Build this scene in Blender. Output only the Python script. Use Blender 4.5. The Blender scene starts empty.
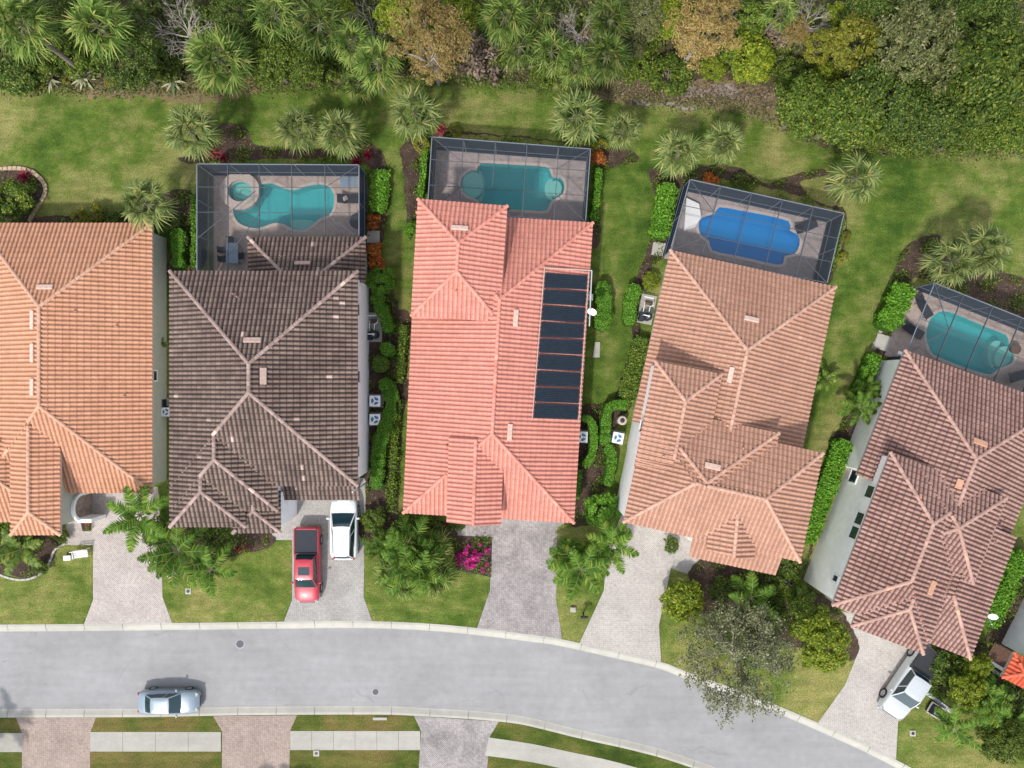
import bpy, math, random
import numpy as np
from mathutils import Vector, Matrix, geometry
random.seed(7); rng = np.random.default_rng(7)
scene = bpy.context.scene
COL = scene.collection
PI = math.pi
F, H, CX, CY = 730.0, 57.0, 512.0, 384.0     # drone camera: focal length in px, height in metres
R = math.radians

def P(px, py, z=0.0):
    """point of the place seen at photo position px,py when it lies at height z"""
    return Vector(((px - CX) / F * (H - z), (CY - py) / F * (H - z), z))
def PX(v):
    return (CX + v[0] * F / (H - v[2]), CY - v[1] * F / (H - v[2]))
def M(px, z=0.0): return px / F * (H - z)

# ------------------------------------------------------------------ mesh builder
class MB:
    def __init__(s): s.v = []; s.f = []; s.a = []
    def face(s, pts, a=0.0):
        i = len(s.v); s.v.extend([tuple(p) for p in pts]); s.f.append(tuple(range(i, i + len(pts)))); s.a.append(a)
    def box(s, c, d, rz=0.0, mat=None, bev=0.0):
        x, y, z = d[0] / 2, d[1] / 2, d[2] / 2
        m = mat or Matrix.Rotation(rz, 4, 'Z')
        c = Vector(c)
        if bev <= 0:
            pts = [c + m @ Vector((sx * x, sy * y, sz * z)) for sz in (-1, 1) for sx, sy in ((-1, -1), (1, -1), (1, 1), (-1, 1))]
            i = len(s.v); s.v.extend([tuple(p) for p in pts])
            for q in ((3, 2, 1, 0), (4, 5, 6, 7), (0, 1, 5, 4), (1, 2, 6, 5), (2, 3, 7, 6), (3, 0, 4, 7)):
                s.f.append(tuple(i + k for k in q)); s.a.append(0.0)
        else:
            b = bev
            rings = []
            for zz, ins in ((-z, b), (-z + b, 0), (z - b, 0), (z, b)):
                X, Y = x - ins, y - ins
                k = b * .7
                ring = [(-X + k, -Y), (X - k, -Y), (X, -Y + k), (X, Y - k), (X - k, Y), (-X + k, Y), (-X, Y - k), (-X, -Y + k)]
                rings.append([c + m @ Vector((p[0], p[1], zz)) for p in ring])
            s.loft(rings, cap=True)
    def loft(s, rings, cap=True, close=True):
        i = len(s.v); n = len(rings[0])
        for r in rings: s.v.extend([tuple(p) for p in r])
        for k in range(len(rings) - 1):
            for j in range(n if close else n - 1):
                j2 = (j + 1) % n
                s.f.append((i + k * n + j, i + k * n + j2, i + (k + 1) * n + j2, i + (k + 1) * n + j)); s.a.append(0.0)
        if cap:
            s.f.append(tuple(i + j for j in reversed(range(n)))); s.a.append(0.0)
            s.f.append(tuple(i + (len(rings) - 1) * n + j for j in range(n))); s.a.append(0.0)
    def tube(s, pts, rad, n=6, cap=True):
        pts = [Vector(p) for p in pts]
        if not isinstance(rad, (list, tuple)): rad = [rad] * len(pts)
        rings = []
        for k, p in enumerate(pts):
            t = (pts[min(k + 1, len(pts) - 1)] - pts[max(k - 1, 0)])
            t = t.normalized() if t.length > 1e-9 else Vector((0, 0, 1))
            a = t.cross(Vector((0, 0, 1)) if abs(t.z) < .9 else Vector((1, 0, 0))).normalized(); b = t.cross(a)
            rings.append([p + (a * math.cos(2 * PI * j / n) + b * math.sin(2 * PI * j / n)) * rad[k] for j in range(n)])
        s.loft(rings, cap)
    def lathe(s, prof, c=(0, 0, 0), n=16, cap=True):
        c = Vector(c)
        s.loft([[c + Vector((r * math.cos(2 * PI * j / n), r * math.sin(2 * PI * j / n), z)) for j in range(n)] for r, z in prof], cap)
    def prism(s, poly, z0, z1, top=True, bottom=False):
        n = len(poly); i = len(s.v)
        s.v.extend([(p[0], p[1], z0) for p in poly]); s.v.extend([(p[0], p[1], z1) for p in poly])
        for j in range(n):
            k = (j + 1) % n
            s.f.append((i + j, i + k, i + n + k, i + n + j)); s.a.append(0.0)
        if top: s.sheet(poly, z1)
        if bottom: s.sheet(poly, z0)
    def sheet(s, poly, z, holes=()):
        loops = [[Vector((p[0], p[1], 0)) for p in poly]] + [[Vector((p[0], p[1], 0)) for p in h] for h in holes]
        tris = geometry.tessellate_polygon(loops)
        i = len(s.v); flat = [p for l in loops for p in l]
        s.v.extend([(p.x, p.y, z) for p in flat])
        for t in tris:
            a, b, c = (flat[k] for k in t)
            if (b.x - a.x) * (c.y - a.y) - (b.y - a.y) * (c.x - a.x) < 0: t = (t[0], t[2], t[1])
            s.f.append(tuple(i + k for k in t)); s.a.append(0.0)
    def mesh(s, name, mat, smooth=False, attr=False):
        me = bpy.data.meshes.new(name); me.from_pydata(s.v, [], s.f)
        if mat: me.materials.append(mat)
        if smooth:
            me.polygons.foreach_set('use_smooth', [True] * len(me.polygons))
            if hasattr(me, 'set_sharp_from_angle'): me.set_sharp_from_angle(angle=R(40))
        if attr:
            at = me.attributes.new('tv', 'FLOAT', 'FACE'); at.data.foreach_set('value', [x % 1 for x in s.a])
            at = me.attributes.new('pan', 'FLOAT', 'FACE'); at.data.foreach_set('value', [math.floor(x) / 10 for x in s.a])
        me.update(); return me
    def build(s, name, mat, parent=None, smooth=False, attr=False):
        return link(name, s.mesh(name, mat, smooth, attr), parent)

def link(name, me, parent=None):
    o = bpy.data.objects.new(name, me); COL.objects.link(o)
    if parent is not None: o.parent = parent
    return o
def tag(o, label=None, cat=None, group=None, kind=None):
    if label: o['label'] = label
    if cat: o['category'] = cat
    if group: o['group'] = group
    if kind: o['kind'] = kind
    return o
def thing(name, label, cat, loc=(0, 0, 0), rz=0.0, group=None, scale=1.0):
    o = bpy.data.objects.new(name, None); o.empty_display_size = .3; COL.objects.link(o)
    o.location = loc; o.rotation_euler = (0, 0, rz)
    o.scale = (scale,) * 3 if not isinstance(scale, tuple) else scale
    return tag(o, label, cat, group)
def npmesh(name, V, Fq, mat, smooth=False):
    me = bpy.data.meshes.new(name)
    V = np.asarray(V, dtype=np.float32).reshape(-1, 3); Fq = np.asarray(Fq, dtype=np.int32); k = Fq.shape[1]
    me.vertices.add(len(V)); me.vertices.foreach_set('co', V.ravel())
    me.loops.add(Fq.size); me.loops.foreach_set('vertex_index', Fq.ravel())
    me.polygons.add(len(Fq)); me.polygons.foreach_set('loop_start', np.arange(len(Fq), dtype=np.int32) * k)
    me.polygons.foreach_set('loop_total', np.full(len(Fq), k, dtype=np.int32))
    if smooth: me.polygons.foreach_set('use_smooth', [True] * len(Fq))
    me.update(calc_edges=True); me.validate()
    if mat: me.materials.append(mat)
    return me

# ------------------------------------------------------------------ materials
class NT:
    def __init__(s, name):
        s.m = bpy.data.materials.new(name); s.m.use_nodes = True; s.t = s.m.node_tree; s.t.nodes.clear()
        s.out = s.t.nodes.new('ShaderNodeOutputMaterial')
    def n(s, typ, **k):
        nd = s.t.nodes.new('ShaderNode' + typ)
        for a, b in k.items():
            if a.startswith('_'): setattr(nd, a[1:], b)
        return nd
    def l(s, a, b): s.t.links.new(a, b)
    def coord(s, which='Object'): return s.n('TexCoord').outputs[which]
    def noise(s, scale, detail=3, rough=.55, vec=None, dist=0.0):
        nd = s.n('TexNoise'); nd.inputs['Scale'].default_value = scale; nd.inputs['Detail'].default_value = detail
        nd.inputs['Roughness'].default_value = rough; nd.inputs['Distortion'].default_value = dist
        s.l(vec if vec is not None else s.coord(), nd.inputs['Vector']); return nd.outputs['Fac']
    def ramp(s, fac, stops, interp='LINEAR'):
        r = s.n('ValToRGB'); r.color_ramp.interpolation = interp
        els = r.color_ramp.elements
        while len(els) < len(stops): els.new(.5)
        for e, (p, c) in zip(els, stops):
            e.position = p; e.color = (c, c, c, 1) if not isinstance(c, (tuple, list)) else (*c, 1)
        s.l(fac, r.inputs['Fac']); return r.outputs['Color']
    def mix(s, fac, a, b, typ='MIX'):
        x = s.n('Mix'); x.data_type = 'RGBA'; x.blend_type = typ
        for inp, val in ((x.inputs[0], fac), (x.inputs[6], a), (x.inputs[7], b)):
            if isinstance(val, (int, float)): inp.default_value = val
            elif isinstance(val, (tuple, list)): inp.default_value = (*val, 1)
            else: s.l(val, inp)
        return x.outputs[2]
    def math(s, op, a, b=0.0):
        x = s.n('Math'); x.operation = op
        for i, val in ((0, a), (1, b)):
            if isinstance(val, (int, float)): x.inputs[i].default_value = val
            else: s.l(val, x.inputs[i])
        return x.outputs[0]
    def bump(s, h, dist=.02, strength=1.0):
        b = s.n('Bump'); b.inputs['Distance'].default_value = dist; b.inputs['Strength'].default_value = strength
        s.l(h, b.inputs['Height']); return b.outputs['Normal']
    def bsdf(s, color, rough=.8, metal=0.0, normal=None, spec=.3, coat=0.0):
        b = s.n('BsdfPrincipled')
        for k, val in (('Base Color', color), ('Roughness', rough), ('Metallic', metal), ('Specular IOR Level', spec), ('Coat Weight', coat)):
            if isinstance(val, (int, float)): b.inputs[k].default_value = val
            elif isinstance(val, (tuple, list)): b.inputs[k].default_value = (*val, 1)
            else: s.l(val, b.inputs[k])
        if normal is not None: s.l(normal, b.inputs['Normal'])
        return b.outputs[0]
    def done(s, sh): s.l(sh, s.out.inputs['Surface']); return s.m

def mat_plain(name, c, rough=.6, metal=0.0, spec=.4, var=.12, scale=6.0, coat=0.0):
    t = NT(name); n = t.noise(scale, 4)
    col = t.mix(1.0, c, t.ramp(n, [(.3, 1 - var), (.7, 1 + var)]), 'MULTIPLY')
    return t.done(t.bsdf(col, rough, metal, None, spec, coat))

def mat_grass(name, dark, mid, dry, dryness=.5):
    t = NT(name)
    a = t.noise(.10, 4, .6, dist=.6); b = t.noise(.7, 5, .65); c = t.noise(9, 3, .7); d = t.noise(28, 2, .6)
    s = t.math('ADD', t.math('MULTIPLY', a, .62), t.math('MULTIPLY', b, .38))
    col = t.ramp(s, [(.38, dark), (.47, mid), (.54, tuple((m + q) / 2 for m, q in zip(mid, dry))), (.625, dry)])
    col = t.mix(1.0, col, t.ramp(c, [(.25, .52), (.75, 1.5)]), 'MULTIPLY')
    col = t.mix(1.0, col, t.ramp(d, [(.25, .55), (.75, 1.45)]), 'MULTIPLY')
    mp = t.n('Mapping'); mp.inputs['Scale'].default_value = (.35, 1.6, 1); mp.inputs['Rotation'].default_value = (0, 0, .12); t.l(t.coord(), mp.inputs['Vector'])
    col = t.mix(1.0, col, t.ramp(t.noise(1.0, 4, .65, vec=mp.outputs[0], dist=.4), [(.3, .78), (.7, 1.22)]), 'MULTIPLY')
    h = t.math('ADD', t.math('MULTIPLY', c, .6), t.math('MULTIPLY', d, .4))
    return t.done(t.bsdf(col, .95, 0, t.bump(h, .12, .8), .1))

def mat_ground(name, c1, c2, scale=3.0, fine=25.0, bump=.05, rough=.95):
    t = NT(name); a = t.noise(scale, 5, .65); b = t.noise(fine, 3, .7)
    col = t.ramp(a, [(.3, c1), (.7, c2)])
    col = t.mix(1.0, col, t.ramp(b, [(.25, .55), (.75, 1.45)]), 'MULTIPLY')
    return t.done(t.bsdf(col, rough, 0, t.bump(b, bump, .9), .15))

def mat_road(name, c, worn=0.0):
    t = NT(name); a = t.noise(.18, 5, .6, dist=.4); b = t.noise(1.6, 4, .6); d = t.noise(40, 2, .6)
    mp = t.n('Mapping'); mp.inputs['Scale'].default_value = (.25, 3, 1); t.l(t.coord(), mp.inputs['Vector'])
    streak = t.noise(.5, 4, .6, vec=mp.outputs[0])
    col = t.mix(1.0, c, t.ramp(a, [(.25, .84), (.75, 1.1)]), 'MULTIPLY')
    col = t.mix(1.0, col, t.ramp(b, [(.3, .93), (.7, 1.05)]), 'MULTIPLY')
    col = t.mix(1.0, col, t.ramp(streak, [(.3, .93), (.7, 1.05)]), 'MULTIPLY')
    col = t.mix(1.0, col, t.ramp(d, [(.2, .78), (.8, 1.22)]), 'MULTIPLY')
    if worn:
        # hairline cracks, oil spots and scuffs in the asphalt itself
        w = t.n('TexNoise'); w.inputs['Scale'].default_value = .8; w.inputs['Detail'].default_value = 4; t.l(t.coord(), w.inputs['Vector'])
        vm = t.n('VectorMath'); vm.operation = 'MULTIPLY_ADD'; t.l(w.outputs['Color'], vm.inputs[0]); vm.inputs[1].default_value = (1.6, 1.6, 0); t.l(t.coord(), vm.inputs[2])
        v = t.n('TexVoronoi'); v.feature = 'DISTANCE_TO_EDGE'; v.inputs['Scale'].default_value = .16; t.l(vm.outputs[0], v.inputs['Vector'])
        gate = t.ramp(t.noise(.22, 2, .5), [(.52, 0.0), (.60, 1.0)])
        crack = t.math('MULTIPLY', t.ramp(v.outputs['Distance'], [(.0, 1.0), (.012, 0.0)]), t.math('MULTIPLY', gate, .22))
        col = t.mix(crack, col, (.10, .10, .105))
        spots = t.ramp(t.noise(.75, 3, .7, dist=.8), [(.68, 0.0), (.80, 1.0)])
        col = t.mix(t.math('MULTIPLY', spots, .45), col, t.mix(1.0, col, (.45, .45, .47), 'MULTIPLY'))
    return t.done(t.bsdf(col, .9, 0, t.bump(d, .006, .5), .2))

def mat_paver(name, c1, c2, stain=.25, w=.22, ang=.785):
    """small interlocking pavers laid in the sheet, with joint lines and dark stains"""
    t = NT(name)
    mp = t.n('Mapping'); mp.inputs['Rotation'].default_value = (0, 0, ang); t.l(t.coord(), mp.inputs['Vector'])
    br = t.n('TexBrick'); br.inputs['Scale'].default_value = 1.0
    br.inputs['Brick Width'].default_value = w; br.inputs['Row Height'].default_value = w / 2
    br.inputs['Mortar Size'].default_value = .008; br.inputs['Bias'].default_value = 0.0
    br.inputs['Color1'].default_value = (*c1, 1); br.inputs['Color2'].default_value = (*c2, 1)
    br.inputs['Mortar'].default_value = (c1[0] * .55, c1[1] * .53, c1[2] * .5, 1)
    t.l(mp.outputs[0], br.inputs['Vector'])
    a = t.noise(.55, 5, .7, dist=.5); b = t.noise(5.5, 3, .7)
    col = t.mix(1.0, br.outputs['Color'], t.ramp(a, [(.28, 1 - stain), (.6, 1.04), (.8, 1.1)]), 'MULTIPLY')
    col = t.mix(1.0, col, t.ramp(b, [(.25, .74), (.5, 1.0), (.75, 1.14)]), 'MULTIPLY')
    return t.done(t.bsdf(col, .9, 0, t.bump(br.outputs['Fac'], -.004, .6), .15))

def mat_tile(name, c1, c2, odd, odd_amt=.02, stain=.35, stain_col=(.5, .45, .45), pan=.4, pan_col=(.3, .25, .25)):
    """roof tile: each tile its own tone (face attribute), a few replaced tiles, mould and painted shade in the channels and at the courses, weather staining"""
    t = NT(name)
    at = t.n('Attribute'); at.attribute_name = 'tv'
    pa = t.n('Attribute'); pa.attribute_name = 'pan'
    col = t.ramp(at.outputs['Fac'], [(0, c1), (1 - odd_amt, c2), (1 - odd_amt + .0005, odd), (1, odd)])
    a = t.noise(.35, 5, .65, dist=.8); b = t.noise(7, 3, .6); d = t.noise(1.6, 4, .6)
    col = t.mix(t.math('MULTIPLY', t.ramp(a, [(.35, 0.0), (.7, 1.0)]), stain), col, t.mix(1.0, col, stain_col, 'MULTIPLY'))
    col = t.mix(t.math('MULTIPLY', pa.outputs['Fac'], pan), col, t.mix(1.0, col, pan_col, 'MULTIPLY'))  # darkens channels and course lines: mould, and shade put into the colour
    col = t.mix(1.0, col, t.ramp(b, [(.25, .82), (.75, 1.16)]), 'MULTIPLY')
    col = t.mix(1.0, col, t.ramp(d, [(.25, .9), (.75, 1.1)]), 'MULTIPLY')
    return t.done(t.bsdf(col, .8, 0, None, .3))

def mat_leaf(name, stops, trans=.3, spec=.25, rough=.55, objvar=.25):
    t = NT(name)
    g = t.n('NewGeometry'); oi = t.n('ObjectInfo')
    col = t.ramp(g.outputs['Random Per Island'], stops)
    col = t.mix(1.0, col, t.ramp(oi.outputs['Random'], [(0, 1 - objvar), (1, 1 + objvar)]), 'MULTIPLY')
    a = t.bsdf(col, rough, 0, None, spec)
    tr = t.n('BsdfTranslucent'); t.l(col, tr.inputs['Color'])
    mx = t.n('MixShader'); mx.inputs[0].default_value = trans
    t.l(a, mx.inputs[1]); t.l(tr.outputs[0], mx.inputs[2])
    return t.done(mx.outputs[0])

def mat_screen(name, c, opacity):
    """woven insect screen: light passes between the threads, less of it the more slantingly it crosses the weave"""
    t = NT(name)
    g = t.n('NewGeometry'); dp = t.n('VectorMath'); dp.operation = 'DOT_PRODUCT'
    t.l(g.outputs['Incoming'], dp.inputs[0]); t.l(g.outputs['Normal'], dp.inputs[1])
    inv = t.math('DIVIDE', 1.0, t.math('MAXIMUM', t.math('ABSOLUTE', dp.outputs['Value']), .12))
    fac = t.math('SUBTRACT', 1.0, t.math('POWER', 1 - opacity, inv))
    d = t.n('BsdfDiffuse'); d.inputs['Color'].default_value = (*c, 1)
    tr = t.n('BsdfTransparent'); mx = t.n('MixShader'); t.l(fac, mx.inputs[0])
    t.l(tr.outputs[0], mx.inputs[1]); t.l(d.outputs[0], mx.inputs[2])
    return t.done(mx.outputs[0])

def mat_water(name, tint, murk, amt=.42):
    """clear tinted water with a little suspended colour and a rippled gloss"""
    t = NT(name)
    tr = t.n('BsdfTransparent'); tr.inputs['Color'].default_value = (*tint, 1)
    df = t.n('BsdfDiffuse'); df.inputs['Color'].default_value = (*murk, 1)
    m1 = t.n('MixShader'); m1.inputs[0].default_value = amt; t.l(tr.outputs[0], m1.inputs[1]); t.l(df.outputs[0], m1.inputs[2])
    n = t.noise(2.2, 3, .5, dist=1.0)
    gl = t.n('BsdfGlossy'); gl.inputs['Roughness'].default_value = .08; t.l(t.bump(n, .05, .4), gl.inputs['Normal'])
    mx = t.n('MixShader'); mx.inputs[0].default_value = .03
    t.l(m1.outputs[0], mx.inputs[1]); t.l(gl.outputs[0], mx.inputs[2])
    return t.done(mx.outputs[0])

def mat_glass(name, c=(.02, .03, .035)):
    t = NT(name); return t.done(t.bsdf(c, .08, 0, None, .8))

MAT = dict(
    grass=mat_grass('lawn grass', (.040, .082, .012), (.088, .135, .022), (.235, .22, .078), .55),
    turf=mat_grass('front lawn grass', (.056, .098, .014), (.114, .152, .030), (.26, .235, .082), .5),
    verge=mat_grass('verge grass', (.035, .06, .010), (.07, .095, .017), (.15, .12, .04), .4),
    forest=mat_ground('woodland litter', (.060, .055, .026), (.16, .125, .075), 1.2, 9, .25),
    litter=mat_ground('dry edge litter', (.10, .10, .035), (.24, .17, .10), .9, 8, .08),
    mulch=mat_ground('bark mulch', (.042, .029, .022), (.098, .066, .050), 1.5, 14, .08),
    gravel=mat_ground('pale gravel', (.16, .135, .11), (.34, .30, .27), 1.2, 12, .05),
    road=mat_road('worn pale asphalt', (.284, .282, .284), 1),
    kerb=mat_road('kerb concrete', (.41, .395, .35)),
    walk=mat_road('sidewalk concrete', (.36, .345, .31)),
    pav1=mat_paver('pinkish grey pavers', (.41, .362, .335), (.475, .428, .40), .18),
    pav2=mat_paver('grey driveway pavers', (.34, .325, .31), (.385, .37, .35), .22),
    pav3=mat_paver('weathered grey pavers', (.29, .265, .26), (.38, .35, .34), .40),
    pav4=mat_paver('cream pavers', (.41, .38, .355), (.46, .43, .40), .15),
    pav6=mat_paver('pinkish brown pavers', (.31, .245, .21), (.37, .30, .262), .22),
    deck=mat_paver('pool deck pavers', (.38, .30, .26), (.47, .385, .34), .2, .3),
    deckg=mat_paver('grey deck pavers', (.33, .28, .27), (.40, .345, .33), .2, .3),
    pool=mat_plain('aqua pool plaster', (.075, .47, .49), .6, 0, .3, .06, 1.5),
    poolb=mat_plain('vivid blue pool lining', (.010, .28, .70), .6, 0, .3, .10, 1.2),
    step=mat_plain('pale pool step', (.46, .64, .56), .6, 0, .3, .06),
    coping=mat_plain('pool coping stone', (.46, .38, .34), .8, 0, .3, .15, 9),
    water=mat_water('pool water', (.74, .95, .94), (.07, .44, .47), .25),
    waterb=mat_water('blue pool water', (.55, .85, .97), (.012, .27, .60), .5),
    screen=mat_screen('screen wall mesh', (.038, .052, .08), .5),
    screen_roof=mat_screen('screen roof mesh', (.075, .08, .09), .18),
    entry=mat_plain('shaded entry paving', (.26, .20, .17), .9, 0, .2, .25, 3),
    vent=mat_plain('sun bleached vent hood', (.56, .40, .33), .7, 0, .3, .15, 6),
    ventd=mat_plain('dusty vent hood', (.40, .29, .25), .7, 0, .3, .15, 6),
    alud=mat_plain('dark bronze roof beam', (.085, .095, .11), .45, .3, .5, .06),
    alu=mat_plain('grey aluminium frame', (.19, .215, .25), .45, .3, .5, .06),
    white=mat_plain('white paint', (.78, .78, .77), .5, 0, .4, .05),
    wall1=mat_plain('olive grey stucco', (.40, .41, .34), .9, 0, .2, .06, 2),
    wall2=mat_plain('pale grey stucco', (.82, .83, .86), .9, 0, .2, .05, 2),
    wall3=mat_plain('peach stucco', (.52, .40, .33), .9, 0, .2, .05, 2),
    wall4=mat_plain('white stucco', (.84, .83, .80), .9, 0, .2, .05, 2),
    wall5=mat_plain('light greige stucco', (.84, .84, .77), .9, 0, .2, .06, 2),
    wall6=mat_plain('light grey stucco', (.70, .70, .70), .9, 0, .2, .06, 2),
    fascia=mat_plain('fascia board', (.42, .38, .35), .7),
    dark=mat_plain('dark plastic', (.02, .022, .026), .5),
    tyre=mat_plain('tyre rubber', (.02, .02, .02), .85),
    rim=mat_plain('alloy rim', (.5, .5, .52), .3, .8),
    grey=mat_plain('mid grey metal', (.28, .29, .30), .5, .2),
    lgrey=mat_plain('light grey plastic', (.48, .50, .52), .5),
    blue=mat_plain('fan shroud blue', (.05, .16, .33), .4),
    glass=mat_glass('dark window glass'),
    carglass=mat_glass('tinted car glass', (.012, .035, .045)),
    solar=mat_plain('solar collector mat', (.010, .019, .032), .4, 0, .4, .25, 3),
    iron=mat_plain('cast iron', (.10, .10, .11), .7, .3),
    red=mat_plain('red car paint', (.37, .006, .026), .38, .1, .5, .04, 6, .8),
    carwhite=mat_plain('white car paint', (.66, .67, .68), .25, 0, .5, .02, 6, .8),
    silver=mat_plain('silver blue car paint', (.21, .265, .31), .28, .35, .5, .03, 6, .8),
    carsilver=mat_plain('silver white car paint', (.50, .53, .55), .28, .2, .5, .02, 6, .8),
    lamp=mat_plain('lamp lens', (.30, .32, .33), .15),
    tail=mat_plain('tail lamp lens', (.35, .01, .01), .2),
    bark=mat_ground('palm bark', (.12, .10, .08), (.26, .22, .18), 6, 30, .03),
    bough=mat_ground('pale bough bark', (.22, .19, .16), (.42, .38, .35), 4, 30, .02),
    wood=mat_plain('brown timber', (.12, .07, .05), .8, 0, .2, .25, 8),
    sling=mat_plain('dark sling fabric', (.022, .026, .036), .8),
    tablet=mat_plain('blue grey table top', (.20, .27, .34), .3),
    # roofs
    tile1=mat_tile('apricot roof tile', (.51, .265, .162), (.55, .295, .188), (.62, .36, .24), .001, .25, (.75, .66, .6), .5, (.42, .34, .32)),
    cap1=mat_tile('apricot cap tile', (.48, .27, .18), (.55, .33, .235), (.6, .35, .24), .01, .2, (.8, .7, .65)),
    tile2=mat_tile('umber roof tile', (.178, .128, .105), (.25, .182, .150), (.58, .44, .38), .005, .65, (.38, .34, .37), .92, (.12, .095, .10)),
    cap2=mat_tile('umber cap tile', (.24, .17, .15), (.38, .28, .25), (.6, .45, .38), .02, .3, (.6, .55, .55)),
    tile3=mat_tile('coral roof tile', (.545, .235, .182), (.585, .262, .205), (.66, .26, .15), .0008, .2, (.8, .68, .66), .45, (.55, .40, .38)),
    cap3=mat_tile('coral cap tile', (.52, .20, .15), (.62, .27, .21), (.7, .35, .25), .01, .2, (.8, .7, .7)),
    tile4=mat_tile('clay roof tile', (.425, .24, .168), (.46, .265, .19), (.6, .36, .25), .001, .35, (.66, .58, .55), .5, (.45, .38, .36)),
    cap4=mat_tile('clay cap tile', (.42, .24, .175), (.52, .32, .24), (.6, .4, .3), .01, .2, (.8, .7, .7)),
    tile5=mat_tile('brown blend roof tile', (.325, .195, .165), (.40, .25, .21), (.60, .30, .17), .003, .5, (.58, .48, .46), .9, (.16, .10, .095)),
    cap5=mat_tile('brown blend cap tile', (.34, .205, .165), (.46, .295, .24), (.6, .35, .22), .01, .2, (.8, .7, .7)),
    tile6=mat_tile('scarlet roof tile', (.50, .085, .038), (.62, .13, .06), (.6, .2, .1), .01, .3, (.6, .5, .5)),
    cap6=mat_tile('scarlet cap tile', (.50, .10, .05), (.62, .16, .08), (.6, .2, .1), .01, .2, (.8, .7, .7)),
)
LEAF = dict(
    hedge=mat_leaf('clipped hedge leaf', [(0, (.04, .125, .009)), (.5, (.11, .27, .018)), (1, (.21, .40, .034))], .25, objvar=.15),
    hedge2=mat_leaf('yellowish hedge leaf', [(0, (.04, .09, .010)), (.55, (.10, .17, .02)), (.9, (.20, .25, .03)), (1, (.34, .34, .06))], .25),
    dark=mat_leaf('dark green leaf', [(0, (.018, .042, .008)), (.5, (.064, .112, .016)), (.88, (.15, .205, .03)), (1, (.27, .30, .06))], .34),
    mid=mat_leaf('mid green leaf', [(0, (.025, .058, .008)), (.5, (.088, .15, .016)), (.88, (.205, .265, .03)), (1, (.34, .36, .07))], .36),
    light=mat_leaf('yellow green leaf', [(0, (.07, .115, .008)), (.5, (.17, .24, .016)), (.9, (.32, .37, .03)), (1, (.48, .46, .06))], .38, objvar=.12),
    yellow=mat_leaf('golden leaf', [(0, (.09, .115, .012)), (.5, (.21, .24, .022)), (.85, (.37, .35, .04)), (1, (.45, .34, .08))], .38),
    rust=mat_leaf('rusty feathery leaf', [(0, (.15, .11, .035)), (.4, (.29, .20, .07)), (.75, (.42, .28, .11)), (1, (.22, .26, .05))], .38),
    olive=mat_leaf('olive leaf', [(0, (.055, .072, .018)), (.5, (.125, .15, .045)), (.85, (.21, .22, .08)), (1, (.34, .29, .16))], .34),
    greyleaf=mat_leaf('grey green leaf', [(0, (.05, .06, .022)), (.5, (.115, .13, .052)), (1, (.28, .28, .16))], .2),
    palm=mat_leaf('fan palm blade', [(0, (.06, .10, .02)), (.5, (.155, .205, .062)), (.85, (.26, .30, .10)), (1, (.42, .38, .14))], .28, .15, .6, .12),
    palmy=mat_leaf('wild palm blade', [(0, (.035, .08, .014)), (.5, (.11, .18, .034)), (.85, (.24, .30, .07)), (.96, (.30, .29, .09)), (1, (.45, .34, .15))], .36, .15, .6, .35),
    feather=mat_leaf('feather palm leaflet', [(0, (.03, .08, .010)), (.5, (.075, .165, .018)), (.9, (.16, .25, .03)), (1, (.30, .29, .05))], .3, .12, .65, .3),
    agave=mat_leaf('cream edged agave blade', [(0, (.10, .16, .06)), (.45, (.35, .38, .22)), (1, (.62, .58, .42))], .1, .3, .5, .1),
    magenta=mat_leaf('magenta bract', [(0, (.30, .006, .10)), (.7, (.62, .02, .26)), (.95, (.7, .10, .36)), (1, (.08, .15, .02))], .25),
    crimson=mat_leaf('crimson blade', [(0, (.10, .006, .022)), (.6, (.25, .014, .045)), (1, (.40, .06, .08))], .25),
    orange=mat_leaf('orange croton leaf', [(0, (.12, .02, .012)), (.4, (.40, .07, .015)), (.75, (.55, .22, .03)), (1, (.10, .12, .02))], .25),
    brown=mat_leaf('dead frond', [(0, (.10, .07, .05)), (.5, (.22, .16, .11)), (1, (.40, .31, .23))], .2),
)
# ------------------------------------------------------------------ tiled roofs
TILE_W, TILE_C = .32, .40
PROF = [(0, 0), (.09, .050), (.22, .092), (.38, .108), (.54, .092), (.67, .050), (.76, .0), (1.0, 0)]
MOULD_SHADE = [5, 1, 0, 0, 1, 5, 9]     # mould plus painted shade on each strip of the barrel, in tenths

def clip_poly(pts, hp):
    """clip a list of (u,v,r) points with half planes (a,b,c): a*u+b*v+c >= 0"""
    for a, b, c in hp:
        out = []
        n = len(pts)
        for i in range(n):
            p, q = pts[i], pts[(i + 1) % n]
            dp, dq = a * p[0] + b * p[1] + c, a * q[0] + b * q[1] + c
            if dp >= 0: out.append(p)
            if (dp >= 0) != (dq >= 0):
                t = dp / (dp - dq); out.append(tuple(p[k] + (q[k] - p[k]) * t for k in range(3)))
        pts = out
        if len(pts) < 3: return []
    return pts

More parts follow.
